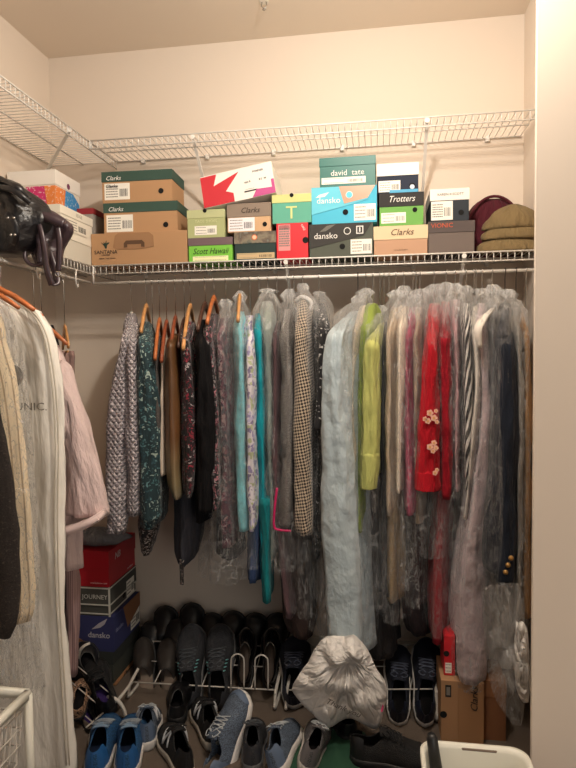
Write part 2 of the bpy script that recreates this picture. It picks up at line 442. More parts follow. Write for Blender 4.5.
# santana box
e, W, H, D, z = shoebox('shoebox', 'kraft box with a duck logo and carry handle, under two dark green lids', 91, 187, 232, ZT, YF, .235, KRAFT, None)
bm = bmesh.new(); poly(bm, [(W * .235, H * .53), (W * .255, H * .9), (W * .29, H * .985), (W * .61, H * .985), (W * .655, H * .88), (W * .66, H * .53), (W * .55, H * .47), (W * .3, H * .47)], -.0012, .001)
obj('handle_flap', bm, card((156, 118, 84)), e)
bm = bmesh.new(); poly(bm, [(W * .35, H * .52), (W * .35, H * .66), (W * .375, H * .74), (W * .54, H * .74), (W * .565, H * .66), (W * .565, H * .52), (W * .53, H * .53), (W * .53, H * .62), (W * .385, H * .62), (W * .385, H * .53)], -.003, .0006); obj('handle_slot', bm, card((92, 66, 46)), e)
text('SANTANA', .022, INK, e, (W * .155, -.0008, H * .40)); text('CANADA', .009, INK, e, (W * .155, -.0008, H * .31))
text('ITEM NO  STYLE  COLOUR', .006, INK, e, (W * .17, -.0008, H * .2))
bm = bmesh.new(); poly(bm, [(W * .105, H * .72), (W * .14, H * .6), (W * .15, H * .52), (W * .165, H * .52), (W * .17, H * .62), (W * .2, H * .7), (W * .18, H * .71), (W * .165, H * .68), (W * .165, H * .78), (W * .15, H * .68), (W * .135, H * .73), (W * .135, H * .66)], -.0008); obj('bird_emblem', bm, card((44, 62, 52)), e)
# clarks pair above
e, W, H, D, z = shoebox('shoebox', 'kraft box with dark green lid, directly on the duck logo box', 103.5, 177, 201.5, z, YF + .003, .17, KRAFT, GRN, .33, rotz=.03)
CREAM = card((226, 214, 190)); sticker(e, W * .04, H * .04, W * .36, H * .56, .002, 5)
text('Clarks', .025, BIN, e, (W * .17, -.001, H * .78), shear=.3); bm = bmesh.new(); disc(bm, (W * .84, .0005, H * .22), .011); obj('finger_hole', bm, BLACK, e)
e, W, H, D, z = shoebox('shoebox', 'kraft box with dark green lid, topmost at the left end', 102, 172, 170, z, YF + .004, .17, KRAFT, GRN, .33, rotz=.03)
sticker(e, W * .04, H * .1, W * .36, H * .52, .002, 5); text('Clarks', .02, INK, e, (W * .14, .0, H * .53), shear=.3)
text('Clarks', .025, BIN, e, (W * .17, -.001, H * .78), shear=.3); bm = bmesh.new(); disc(bm, (W * .84, .0005, H * .32), .011); obj('finger_hole', bm, BLACK, e)
# green scott box
LIME = card((122, 196, 70))
e, W, H, D, z = shoebox('shoebox', 'lime green box with handwritten style lettering and dusky purple lid', 188, 232.5, 237.5, ZT, YF, .25, LIME, card((112, 92, 96)), .33)
text('Scott Hawaii', .034, card((40, 60, 30)), e, (W * .5, .001, H * .42), shear=.35, sx=.85)
sticker(e, W * .1, H * .02, W * .8, H * .2, .002, 2, False, base=card((240, 238, 190)))
SAGE = card((172, 178, 128))
e, W, H, D, z = shoebox('shoebox', 'pale sage green box with thumb notch, on the lime green box', 187, 225, 209.5, z, YF, .25, SAGE, card((184, 188, 142)), .3)
text('TAOS SHOES', .016, card((205, 208, 160)), e, (W * .5, .001, H * .58)); sticker(e, W * .2, H * .1, W * .58, H * .32, .002, 3)
bm = bmesh.new(); disc(bm, (W * .48, -.001, H - .005), .008); obj('thumb_notch', bm, BLACK, e)
# teal / iridescent
t = NT('marbled_card'); v = t.coord('Object', (8, 8, 8)); n = t.noise(v, 3, 5)
t.link(t.ramp(n.outputs[0], [(.3, (70, 88, 82)), (.45, (140, 130, 112)), (.6, (96, 84, 76)), (.75, (150, 160, 150))]), t.b.inputs['Base Color']); t.b.inputs['Roughness'].default_value = .35; MARB = t.m
e, W, H, D, z = shoebox('shoebox', 'dark teal box with marbled lid and small orange emblem', 234, 276, 231.5, ZT, YF, .25, card((40, 58, 56)), MARB, .42)
bm = bmesh.new(); disc(bm, (W * .49, -.0006, H * .79), .011); disc(bm, (W * .49, -.0012, H * .79), .008, mi=1); obj('round_emblem', bm, [card((226, 120, 70)), card((240, 200, 170))], e)
sticker(e, W * .06, H * .04, W * .9, H * .2, .002, 2, base=card((200, 176, 136)))
e, W, H, D, zc2 = shoebox('shoebox', 'grey brown box under the tilted red and white box', 227, 271, 203, z, YF, .25, card((206, 168, 130)), card((140, 124, 110)), .48)
text('Clarks', .03, card((58, 46, 40)), e, (W * .53, -.001, H * .74), shear=.3)
sticker(e, W * .03, H * .03, W * .6, H * .47, .002, 4, base=card((238, 232, 236))); bm = bmesh.new(); disc(bm, (W * .86, .0005, H * .24), .009); obj('finger_hole', bm, BLACK, e)
# red nike standing
e, W, H, D, z = shoebox('shoebox', 'bright red box standing on end with a side thumb hole', 276.5, 308, 223, ZT, YF, .22, card((214, 44, 54), .45), None)
sticker(e, W * .06, H * .22, W * .38, H * .74, .0, 8, False, base=card((232, 150, 150))); text('NIKE', .012, BIN, e, (W * .85, -.001, H * .86), rot=(PI / 2, PI / 3, 0))
bm = bmesh.new(); disc(bm, (W * .985 - .008, -.0005, H * .5), .012); obj('finger_hole', bm, BLACK, e)
bm = bmesh.new()
for k in range(9): box(bm, W * (.1 + k * .037), W * (.1 + k * .037) + .0022, -.0014, -.0008, H * .83, H * .94)
obj('barcode', bm, INK, e)
TL = card((98, 172, 150)); PY_ = card((206, 208, 140))
e, W, H, D, z = shoebox('shoebox', 'sea green box with pale yellow lid and capital T', 272, 312, 194, z, YF, .25, TL, PY_, .29)
TP = card((214, 220, 150)); text('T', .07, TP, e, (W * .49, .0008, H * .34), sx=1.1)
bm = bmesh.new(); disc(bm, (W * .5, -.001, H - .005), .008); obj('thumb_notch', bm, BLACK, e)
# dansko grey + cyan, each with an angled two-tone lid flap
def dansko(label, x0, x1, ytop, zb, body, flap, extra, ink):
    e, W, H, D, z = shoebox('shoebox', label, x0, x1, ytop, zb, YF, .25, body, None)
    bm = bmesh.new(); poly(bm, [(-.001, H), (-.001, H * .26), (W * .5, H * .46), (W * .86, H * .62), (W * .985, H * .995)], -.0012, .001); obj('lid_flap', bm, flap, e)
    sticker(e, W * .65, H * .06, W * .33, H * .44, .0, 4)
    bm = bmesh.new(); disc(bm, (W * .52, -.001, H * .3), .011); obj('finger_hole', bm, BLACK, e)
    text('dansko', .033, ink, e, (W * .26, -.0028, H * .63)); return e, W, H, D, z
DG = card((84, 88, 78)); DK = card((56, 54, 52))
e, W, H, D, z = dansko('dark grey clog box with white round seal, beside the bright red box', 309.5, 373, 223.5, ZT, DG, DK, None, BIN)
bm = bmesh.new(); disc(bm, (W * .6, -.0026, H * .76), .014); disc(bm, (W * .6, -.0034, H * .76), .011, mi=1); obj('seal', bm, [BIN, DK], e)
bm = bmesh.new(); box(bm, W * .74, W * .85, -.0032, -.0024, H * .66, H * .9); box(bm, W * .755, W * .835, -.0036, -.0028, H * .69, H * .87, 1); box(bm, W * .785, W * .805, -.004, -.0034, H * .72, H * .85); obj('badge', bm, [BIN, DK], e)
bm = bmesh.new(); poly(bm, [(W * .16, H * .76), (W * .28, H * .94), (W * .42, H * .98), (W * .33, H * .86), (W * .26, H * .78)], -.0026); obj('bird_mark', bm, card((110, 108, 102)), e)
CY = card((80, 184, 214)); CY2 = card((108, 200, 222)); COP = plain('copper_foil', (196, 144, 116), .35, bump=.3, bs=90)
e, W, H, D, z = dansko('sky blue clog box with copper patch, on the dark grey clog box', 312, 377, 186.5, z, CY, CY2, None, BIN)
bm = bmesh.new(); poly(bm, [(W * .42, H), (W * .5, H * .53), (W * .86, H * .66), (W * .975, H * .99)], -.0026, .0004); obj('copper_patch', bm, COP, e)
bm = bmesh.new(); disc(bm, (W * .58, -.0036, H * .76), .014); disc(bm, (W * .58, -.0044, H * .76), .0115, mi=1); obj('seal', bm, [BIN, CY2], e)
bm = bmesh.new(); poly(bm, [(W * .06, H * .72), (W * .2, H * .74), (W * .27, H * .86), (W * .2, H * .83), (W * .12, H * .8)], -.0026); obj('bird_mark', bm, BIN, e)
TEAL = plain('glossy_teal_card', (14, 100, 90), .45, bump=.15, bs=20)
e, W, H, D, z = shoebox('shoebox', 'deep teal box with glossy lid and white lower-case lettering', 319.5, 376, 156.5, z, YF, .25, TEAL, TEAL, .3)
text('david  tate', .031, BIN, e, (W * .5, .001, H * .46)); sticker(e, W * .04, H * .1, W * .78, H * .22, .002, 2)
# column F
e, W, H, D, z = shoebox('shoebox', 'cream lidded tan box at the base of the stack beside the grey clog box', 373.5, 428, 225.5, ZT, YF, .25, card((190, 150, 122)), card((222, 198, 162)), .48)
text('Clarks', .034, card((90, 60, 44)), e, (W * .52, -.001, H * .76), shear=.3); text('www.clarks.com', .008, card((120, 90, 66)), e, (W * .5, .001, H * .16))
e, W, H, D, z = shoebox('shoebox', 'leaf green box with black lid and white script', 379, 424, 192.5, z, YF, .25, card((112, 170, 84)), card((46, 44, 44)), .42)
text('Trotters', .034, BIN, e, (W * .5, -.001, H * .8), shear=.35, sx=.85); sticker(e, W * .05, H * .08, W * .55, H * .32, .002, 3)
bm = bmesh.new(); disc(bm, (W * .8, .0005, H * .46), .009); obj('finger_hole', bm, BLACK, e)
e, W, H, D, z = shoebox('shoebox', 'navy box with plain white lid, topmost above the leaf green box', 377, 419, 163, z, YF, .25, card((34, 42, 60)), WHT, .42)
sticker(e, W * .04, H * .04, W * .52, H * .38, .002, 4); bm = bmesh.new(); disc(bm, (W * .84, .0005, H * .2), .012); disc(bm, (W * .84, -.0008, H * .17), .009, mi=1); obj('finger_hole', bm, [BLACK, card((200, 210, 225))], e)
bm = bmesh.new(); box(bm, W * .3, W * .98, .0008, .0014, 0, H * .1); obj('blue_edge', bm, card((90, 170, 210)), e)
e, W, H, D, z = shoebox('shoebox', 'charcoal box with orange lettering on the lid, next to the hats', 428, 475, 221, ZT, YF, .25, card((108, 96, 90)), card((84, 74, 72)), .36)
text('VIONIC', .024, card((200, 90, 60)), e, (W * .3, -.001, H * .86))
e, W, H, D, z = shoebox('shoebox', 'small black box with white lid, on the charcoal box', 430, 469.5, 188.5, z, YF, .22, card((40, 46, 54)), WHT, .36)
text('KAREN ' + chr(164) + ' SCOTT',  .013, card((120, 116, 112)), e, (W * .52, -.001, H * .82)); sticker(e, W * .03, H * .04, W * .55, H * .58, .002, 6)
bm = bmesh.new(); disc(bm, (W * .79, .0005, H * .25), .010); obj('finger_hole', bm, BLACK, e)
# tilted red/white box resting on the sage and grey-brown boxes
a = PY(204.5, 208.5, YF - .01); b = PY(276, 192.5, YF - .01); d = b - a; W = d.length; H = (PY(199, 176, YF - .01) - a).length
ang = math.atan2(d.z, d.x)
e = empty('shoebox', 'white box with jagged red and pink print lying tilted on the stack', 'shoebox', a, rot=(-.12, -ang, 0))
obj('box_body', boxm(0, W, 0, .2, 0, H, .001), WHT, e)
REDP = card((198, 44, 56), .5)
bm = bmesh.new(); poly(bm, [(0, H * .97), (0, .001), (W * .06, .001), (W * .43, .001), (W * .43, H * .28), (W * .33, H * .38), (W * .54, H * .9), (W * .17, H * .62), (W * .23, H * .97)], -.0008); obj('red_print', bm, REDP, e)
bm = bmesh.new(); poly(bm, [(W * .68, .001), (W * .98, .001), (W * .98, H * .2), (W * .75, H * .24)], -.0008)
poly(bm, [(W * .96, .001), (W * .999, .001), (W * .999, H * .45), (W * .96, H * .45)], -.0012); obj('pink_print', bm, card((190, 84, 140)), e)
for k, (q, r_, s) in enumerate(((.64, .52, 'size 8'), (.8, .8, 'FOREVER'), (.85, .52, '8.5  39'), (.66, .3, '----------'))): text(s, .011, INK, e, (W * q, -.001, H * r_))
bm = bmesh.new(); box(bm, W * .58, W * .76, -.0012, -.0004, H * .21, H * .25); obj('barcode', bm, INK, e)

# hats
def loft(bm, rings, closed=True, cap0=True, cap1=True, uv=True):
    """rings: list of equal-length point lists; gives each face metre-scaled UVs"""
    uvl = bm.loops.layers.uv.verify(); vr = [[bm.verts.new(p) for p in r] for r in rings]; n = len(rings[0]); v = 0
    mid = rings[len(rings) // 2]; U = [0]
    for k in range(n): U.append(U[-1] + (Vector(mid[(k + 1) % n]) - Vector(mid[k])).length)
    for i in range(len(rings) - 1):
        dv = (Vector(rings[i + 1][0]) - Vector(rings[i][0])).length
        dv = max(dv, (Vector(rings[i + 1][n // 2]) - Vector(rings[i][n // 2])).length * .5)
        for k in range(n if closed else n - 1):
            k2 = (k + 1) % n
            try: f = bm.faces.new((vr[i][k], vr[i][k2], vr[i + 1][k2], vr[i + 1][k]))
            except ValueError: continue
            for lp, (a, b) in zip(f.loops, ((U[k], v), (U[k + 1], v), (U[k + 1], v - dv), (U[k], v - dv))): lp[uvl].uv = (a, b)
        v -= dv
    if cap0: bm.faces.new(vr[0][::-1])
    if cap1: bm.faces.new(vr[-1])
    return vr
YH = YLIP + .15
c = PY(515, 252, YH); hx = min(c.x, XR - .136)
e = tag(obj('knit_beret', None or bmesh.new(), fabric('maroon_felt', (84, 26, 38))), 'maroon felt hat leaning behind the olive cap at shelf end', 'hat')
bm = bmesh.new(); rings = []
for i in range(11):
    t_ = i / 10; rz = .5 * PI * t_
    rr_ = .124 * math.cos(rz) ** .55 if i < 10 else .004
    zz = ZT + .004 + .235 * math.sin(rz)
    rings.append([(hx + rr_ * (1 + .03 * math.sin(3 * a + i)) * math.cos(a), YH + .045 * rr_ / .124 * math.sin(a) + .035, zz) for a in [2 * PI * k / 28 for k in range(28)]])
loft(bm, rings); bmesh.ops.recalc_face_normals(bm, faces=bm.faces[:]); bm.to_mesh(e.data); bm.free(); e.data.polygons.foreach_set('use_smooth', [True] * len(e.data.polygons))
bm = bmesh.new()
tube(bm, [(hx + .127 * math.cos(a), YH - .008 + .012 * math.sin(a), ZT + .006 + .236 * math.sin(a)) for a in [PI * k / 24 for k in range(25)]], .006, 8); obj('rolled_brim', bm, fabric('maroon_felt', (84, 26, 38)), e, True)
OL = fabric('olive_wool', (128, 108, 74), wr=.8)
e = empty('sun_hat', 'olive brown cloth cap folded in layers in front of the maroon hat', 'hat', (0, 0, 0))
def blob(bm, cx, cy, z0, rx, ry, h, n=26, m=8, wob=.06, ph=0, lean=0, dome=False):
    rings = []
    for i in range(m + 1):
        t_ = i / m; s = (math.sin(PI * min(max(t_, .02), .98)) ** .45) if not dome else max(.05, (1 - t_ ** 2.2)) ** .6
        rings.append([(cx + lean * t_ + rx * s * (1 + wob * math.sin(2 * a + ph) + wob * .6 * math.sin(5 * a + ph * 2 + i)) * math.cos(a), cy + ry * s * math.sin(a), z0 + h * t_) for a in [2 * PI * k / n for k in range(n)]])
    loft(bm, rings)
x0_ = PY(476, 250, YH - .08).x
bm = bmesh.new(); blob(bm, x0_ + .13, YH - .083, ZT + .001, .135, .06, .07, dome=True); obj('lower_fold', bm, OL, e, True)
bm = bmesh.new(); blob(bm, x0_ + .14, YH - .083, ZT + .05, .118, .055, .07, ph=1, dome=True); obj('middle_fold', bm, OL, e, True)
bm = bmesh.new(); blob(bm, x0_ + .13, YH - .083, ZT + .09, .095, .05, .095, ph=2, lean=.01, dome=True, wob=.12); obj('crown', bm, OL, e, True)

# left shelf boxes: box given by the near right corner
def lbox(label, xc, yt, X, Y, wx, dy, z0, body, lid, lf=.3, rotz=0, z1=None):
    """box on the left shelf: corner nearest the camera at (X,Y), extends wx to the left and dy back"""
    h = (z1 if z1 else PY(xc, yt, Y).z) - z0
    e = empty('shoebox', label, 'shoebox', (X, Y, z0 + .0005), rot=(0, 0, rotz))
    if lid is not None:
        obj('box_body', boxm(-wx + .003, -.003, .003, dy - .003, 0, h - .004, .001), body, e); obj('lid', boxm(-wx, 0, 0, dy, h * (1 - lf), h - .0005, .001), lid, e)
    else: obj('box_body', boxm(-wx, 0, 0, dy, 0, h - .0005, .001), body, e)
    return e, wx, h, dy, z0 + h
def XAt(x, y, X):
    d = ray(x, y); return Vector((0, 0, HC)) + d * (X / d.x)
LX_ = XLIP - .004
q = XAt(63, 254, LX_)                                    # near right corner of the white stack
GW = card((206, 200, 186)); IV = card((230, 224, 210), .5)
e, W, H, D, z = lbox('grey white box at the bottom of the white stack behind the handbag', 62, 240, q.x, q.y, .09, .26, ZT, GW, IV, .22, z1=ZT + .098)
e, W, H, D, z = lbox('white box with barcode on its side, on the grey white box', 60, 208, q.x, q.y - .012, .09, .26, z, IV, IV, .34, z1=z + .098)
sticker(e, D * .1, H * .1, D * .7, H * .5, 0, 4, base=IV, axis='x'); text('EDGE', .02, card((190, 184, 172)), e, (.001, D * .55, H * .83), rot=(PI / 2, 0, PI / 2))
zt_ = z
# grey box with red lid further back
q2 = XAt(80, 250, LX_ - .03)
REDL = card((150, 40, 46), .5); GR2 = card((168, 160, 150))
z = ZT
e, W, H, D, z = lbox('grey box with red lid, lower of two beyond the white stack', 80, 210, XLIP - .015, q.y + .275, .075, .2, z, GR2, REDL, .2, z1=ZT + .125)
e, W, H, D, z = lbox('grey box with red lid, upper of two beyond the white stack', 80, 180, XLIP - .012, q.y + .27, .075, .2, z, GR2, REDL, .2, z1=z + .125)
# bright printed box on top with a grey and a green box below, nearer
q3 = XAt(52, 240, LX_)
e, W, H, D, z = lbox('white and green box with orange patch behind the handbag strap', 50, 215, XLIP - .105, q3.y - .1, .2, .2, ZT, IV, card((110, 170, 80)), .3, z1=ZT + .125)
bm = bmesh.new(); box(bm, -.09, -.012, -.001, 0, .03, .075); obj('orange_patch', bm, card((210, 80, 50)), e)
e, W, H, D, z = lbox('dark grey box under the brightly printed white box', 50, 200, XLIP - .102, q3.y - .11, .2, .2, z, card((96, 88, 82)), None, z1=zt_)
qq = XAt(56, 200, XLIP - .095)
ztop = XAt(56, 171, XLIP - .095).z
e, W, H, D, z = lbox('large white lidded box with magenta, orange and blue print', 56, 170, qq.x, qq.y, .21, .2, zt_ + .001, IV, WHT, .34, z1=ztop + .006)
def speck(name, c):
    t = NT(name); v = t.coord('Object'); n = t.noise(v, 90, 4, .7); t.link(t.ramp(n.outputs[0], [(.56, c), (.64, (235, 228, 226))]), t.b.inputs['Base Color']); t.b.inputs['Roughness'].default_value = .5; return t.m
bh = H * .63
bm = bmesh.new(); poly(bm, [(-W * .62, bh), (-W * .6, bh * .55), (-W * .45, bh * .2), (-W * .25, .002), (-.03, .002), (-.03, bh)], .002, .0008); obj('magenta_print', bm, speck('magenta_print', (205, 40, 110)), e)
bm = bmesh.new(); poly(bm, [(-.035, .002), (-.003, .002), (-.003, bh), (-.05, bh)], .0012, .0008); poly(bm, [(.003, .002), (D * .32, .002), (D * .42, bh), (.003, bh)], -.0022, .0008, axis='x'); obj('orange_print', bm, speck('orange_print', (226, 130, 60)), e)
bm = bmesh.new(); poly(bm, [(D * .3, .002), (D * .93, .002), (D * .95, bh * .7), (D * .7, bh), (D * .4, bh)], -.0016, .0008, axis='x'); obj('blue_print', bm, speck('blue_print', (50, 140, 200)), e)
bm = bmesh.new(); disc(bm, (0, D * .5, H * .75), .012, 'x', .0008); obj('emblem', bm, card((120, 60, 90)), e)

from mathutils import noise as mnoise
# ------------------------------------------------------------------ hanging clothes
YR = YLIP + .004                          # rod depth
ZR = ZL - .072
WOOD_L = plain('pale_wood', (206, 150, 96), .4, var=.12, bs=400); WOOD_O = plain('orange_wood', (190, 110, 62), .4, var=.12, bs=400)
WOOD_R = plain('red_brown_wood', (150, 78, 50), .4, var=.12, bs=400); WOOD_D = plain('dark_wood', (88, 58, 46), .4, var=.1, bs=400)
PLB = plain('black_plastic', (26, 26, 28), .4)
WIRE_H = plain('hanger_wire', (196, 194, 190), .3, .8)
def curve_interp(rows, n):
    """rows [(y, xl, xr)] -> n evenly spaced, smooth"""
    ys = [r[0] for r in rows]; out = []
    P = spline([(r[0], r[1], r[2]) for r in rows], 6)
    y0, y1 = ys[0], ys[-1]; j = 0
    for i in range(n):
        y = y0 + (y1 - y0) * i / (n - 1)
        while j < len(P) - 2 and P[j + 1].x < y: j += 1
        a, b = P[j], P[j + 1]; t_ = 0 if b.x == a.x else min(1, max(0, (y - a.x) / (b.x - a.x)))
        out.append((y, a.y + (b.y - a.y) * t_, a.z + (b.z - a.z) * t_))
    return out
def ringpts(cx, hw, Y0, Y1, z, k, seed, amp, n=40, ex=2.6, fold=0.0, hz=0.0, front=True, crease=.009):
    """one horizontal section of a hanging cloth body: width 2*hw across X, from depth Y0 (front) to Y1"""
    pts = []; yc = (Y0 + Y1) / 2; hd = (Y1 - Y0) / 2
    for i in range(n):
        a = 2 * PI * i / n; ca, sa = math.cos(a), math.sin(a)
        u = math.copysign(abs(ca) ** (2 / ex), ca); v = math.copysign(abs(sa) ** (2 / ex), sa)
        rip = 1 + amp * math.sin(5 * a + seed + 2.2 * z * math.sin(seed)) + amp * .6 * math.sin(9 * a + seed * 1.7 + 3 * z)
        y = yc + v * hd
        x = cx + k * (y - Y0) + u * hw * rip
        x += fold * math.sin(y * 42 + seed + 1.2 * z)
        nv = mnoise.noise(Vector((a * 1.6 + seed, seed * 3, z * 5))) * .7 + mnoise.noise(Vector((x * 30, y * 30 + seed, z * 14))) * .5
        x += nv * crease * math.copysign(min(1, abs(u) * 1.6), u); y += nv * crease * v * 1.2 + mnoise.noise(Vector((x * 55 + seed, 0, z * 4 + seed))) * crease * 1.6 * (abs(v) ** 3) * (1 if v > 0 else -1)
        y += hz * math.sin(x * 70 + seed + 2 * z) * (1 if v < 0 else .6)
        pts.append((x, y, z + (.006 * math.sin(7 * a + seed) if hz < 0 else 0)))
    return pts
def cloth(name, rows, Y0, Y1, mat, parent, hook=None, ytop=None, k=0, amp=.10, seed=None, fold=.004, hz=0, ex=2.6, grow=0, nz=42, hem=.0, cap=True, zoff=0, cone=None):
    seed = R.uniform(0, 6) if seed is None else seed
    rs = curve_interp(rows, nz); rings = []
    A = []
    for (y, a, b) in rs:
        p, q = PY(a, y, Y0), PY(b, y, Y0); A.append(((p.x + q.x) / 2, max(.003, (q.x - p.x) / 2) + grow, (p.z + q.z) / 2 + zoff))
    Y1 = min(Y1, YB - .035)
    if hook is not None:                                   # shoulders rise from the front end to the neck on the rod
        h = PY(hook, 290, YR); zn = PY(hook, ytop, YR).z
        cx, hw, zs = A[0]; h.x = min(h.x, cx + (XR - .03 - hw - cx) / (Y1 - Y0) * (YR - Y0)); zn = max(zn, zs + .02)
        steps = 7
        for i in range(steps):
            t_ = i / steps; yf = (YR - .04) + (Y0 - (YR - .04)) * (t_ ** .8)
            yb = (YR + .04) + (Y1 - (YR + .04)) * (t_ ** .8)
            z = zn - (zn - zs) * (t_ ** 1.25)
            kk = (h.x - cx) / (YR - Y0)
            x_at = cx + kk * (yf - Y0)
            rings.append(ringpts(x_at, (.016 + grow) + (hw - .016 - grow) * min(1, t_ * 1.5), yf, yb, z, kk, seed, amp, fold=fold * t_, ex=ex, hz=hz))
        k = (h.x - cx) / (YR - Y0)
        if cone:
            rq = random.Random(int(seed * 1000)); ch = rq.uniform(.3, 1.1)
            for q_, r_ in ((.022, .024), (.045, .011)): rings.insert(0, ringpts(h.x + rq.uniform(-.006, .006), r_ * rq.uniform(.8, 1.3), YR - r_ * 1.2, YR + r_ * 1.2, zn + q_ * ch, 0, seed, .4, crease=.012))
    for i, (cx, hw, z) in enumerate(A):
        f = i / (len(A) - 1)
        rings.append(ringpts(cx, hw, Y0, Y1 - hem * f, z, k * (1 - .25 * f), seed, amp * (1 + .5 * f), fold=fold, ex=ex, hz=hz))
    bm = bmesh.new(); loft(bm, rings, cap0=cap, cap1=cap)
    return obj(name, bm, mat, parent, True)
def sleeve(rows, Y0, mat, parent, name='sleeve', d=.09, seed=None, amp=.12, k=0, nz=34, label=None, hook=None, ytop=None, crease=.010):
    """sleeve hanging at the front shoulder; its head runs back up the shoulder slope"""
    seed = R.uniform(0, 6) if seed is None else seed
    A = []
    for (y, a, b) in curve_interp(rows, nz):
        p, q = PY(a, y, Y0), PY(b, y, Y0); A.append(((p.x + q.x) / 2, max(.004, (q.x - p.x) / 2), (p.z + q.z) / 2))
    rings = []
    cx, hw, z0 = A[0]
    if hook is not None:
        h = PY(hook, 290, YR); zn = PY(hook, ytop, YR).z; zn = max(zn, z0 + .03)
        for i in range(6):
            s_ = .42 + .58 * i / 6                     # share of the way from the neck to the shoulder end
            yf = YR + (Y0 - YR) * s_ ** .8; z = zn - (zn - z0) * s_ ** 1.2 + .004
            rings.append(ringpts(h.x + (cx - h.x) * s_ ** .8, hw * (.55 + .45 * i / 6), yf, yf + d * (.6 + .4 * i / 6), z, 0, seed, amp, 24, crease=crease))
    else:
        for t_ in (.15, .5, .8): rings.append(ringpts(cx, hw * t_, Y0 + d * .5 * (1 - t_), Y0 + d * (.5 + .5 * t_), z0 + .02 * (1 - t_ * t_), 0, seed, amp, 24, crease=crease))
    for i, (cx, hw, z) in enumerate(A): rings.append(ringpts(cx, hw, Y0, Y0 + d, z, 0, seed, amp, 24, ex=2.2, crease=crease))
    cx, hw, z = A[-1]; rings.append(ringpts(cx, hw * .8, Y0 + .008, Y0 + d - .008, z + .004, 0, seed, amp, 24, crease=0)); rings.append(ringpts(cx, hw * .6, Y0 + .015, Y0 + d - .015, z + .03, 0, seed, amp, 24, crease=0))
    bm = bmesh.new(); loft(bm, rings); o = obj(name, bm, mat, parent, True)
    if label: o['label'] = label
    return o
def hanger(name_for, x, zn, mat=None, dirx=(0, -1), half=.2, show=True, rod=None, kind=None, drop=.085, th=.009, wide=.02, group=None):
    """wire, wooden or plastic clothes hanger: hook over the rod and a sloping shoulder bar"""
    rx, ry = rod or (x, YR)
    e = empty('clothes_hanger', name_for, 'hanger', (rx, ry, zn), group=group)
    top = ZR - zn + .0105
    dx, dy = dirx; l = math.hypot(dx, dy); dx /= l; dy /= l
    bm = bmesh.new(); hk = []
    ax, ay = (0, 1) if rod is None else (1, 0)
    for a in range(-60, 211, 18):
        t_ = math.radians(a); hk.append((ax * .0105 * -math.cos(t_), ay * .0105 * -math.cos(t_), top + .0 - .010 + .0105 * math.sin(t_)))
    hk = hk[::-1]; last = hk[-1]
    hk = hk + [(0, 0, top - .035), (0, 0, .0)]
    tube(bm, hk, .0017, 6); obj('hook', bm, METAL if mat is not PLB else DARKM, e, True)
    bm = bmesh.new(); pts = []
    for i in range(13):
        s = -1 + 2 * i / 12; pts.append((dx * s * half, dy * s * half, -.008 - drop * abs(s) ** 1.35))
    if mat in (None,):
        lo = [(dx * half, dy * half, -.008 - drop), (0, 0, -.008 - drop - .004), (-dx * half, -dy * half, -.008 - drop)]
        tube(bm, pts + lo[::-1][::-1][0:0], .0014, 6); tube(bm, [(-dx * half, -dy * half, -.008 - drop), (dx * half, dy * half, -.008 - drop)], .0014, 6)
        obj('shoulder_bar', bm, WIRE_H, e, True)
    else:
        ribbon(bm, pts, [wide * (.6 + .4 * (1 - abs(-1 + 2 * i / 12))) for i in range(13)], (0, 0, 1), th)
        bmesh.ops.bevel(bm, geom=bm.edges[:], offset=.002, segments=2, affect='EDGES')
        obj('shoulder_bar', bm, mat, e, True)
    return e
# fabrics
KNIT = weave('basket_knit_grey', (208, 198, 202), (172, 160, 166), 58, bump=1, dist=.012)
TEALF = pattern('teal_floral_print', (22, 48, 54), [(92, 130, 134), (150, 168, 160), (52, 96, 100), (36, 70, 80)], 70, .62)
BWF = pattern('black_white_floral', (20, 18, 20), [(150, 135, 130), (90, 70, 66), (170, 160, 155)], 90, .66)
TWG = tweed('grey_tweed', [(40, 38, 38), (96, 90, 86), (50, 46, 46), (130, 122, 116)])
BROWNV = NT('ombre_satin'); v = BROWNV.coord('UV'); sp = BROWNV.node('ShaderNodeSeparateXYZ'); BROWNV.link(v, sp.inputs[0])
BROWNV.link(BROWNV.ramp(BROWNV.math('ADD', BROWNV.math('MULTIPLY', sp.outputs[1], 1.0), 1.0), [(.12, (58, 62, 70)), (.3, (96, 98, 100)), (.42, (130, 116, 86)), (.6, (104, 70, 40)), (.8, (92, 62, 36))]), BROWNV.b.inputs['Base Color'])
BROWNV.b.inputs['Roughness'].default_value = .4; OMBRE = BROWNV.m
REDF = pattern('black_red_leaf_print', (22, 16, 20), [(150, 40, 60), (170, 160, 160), (110, 28, 46), (60, 40, 46)], 80, .7)
PAIS = pattern('black_rose_paisley', (24, 20, 24), [(150, 140, 140), (120, 50, 66), (90, 84, 90), (180, 120, 130)], 75, .72)
BLK = fabric('black_jersey', (13, 11, 14), sheen=0); BLK2 = fabric('charcoal_jersey', (46, 44, 50)); SLATE = fabric('slate_jersey', (66, 66, 74))
MAR = pattern('maroon_print', (82, 40, 56), [(120, 70, 84), (60, 50, 60), (140, 110, 110), (50, 30, 44)], 45, .75)
AQ = satin('aqua_satin', (128, 204, 214)); TURQ = fabric('turquoise_cotton', (20, 160, 176)); TURQ2 = fabric('deep_turquoise_cotton', (14, 128, 134))
LAVF = pattern('white_lavender_floral', (214, 208, 214), [(150, 140, 180), (184, 176, 206), (176, 182, 146), (130, 120, 150)], 48, .74)
JEAN = fabric('blue_denim', (56, 76, 116)); GRG = satin('grey_green_sheer', (136, 146, 138)); MAUV = fabric('mauve_brown', (100, 76, 80))
SPK = tweed('sparkly_grey_tweed', [(46, 42, 42), (120, 112, 106), (30, 27, 29), (186, 180, 174), (54, 48, 48)], 220)
HOUND = weave('brown_cream_houndstooth', (190, 172, 150), (40, 30, 27), 125, bump=.2, rot=.6)
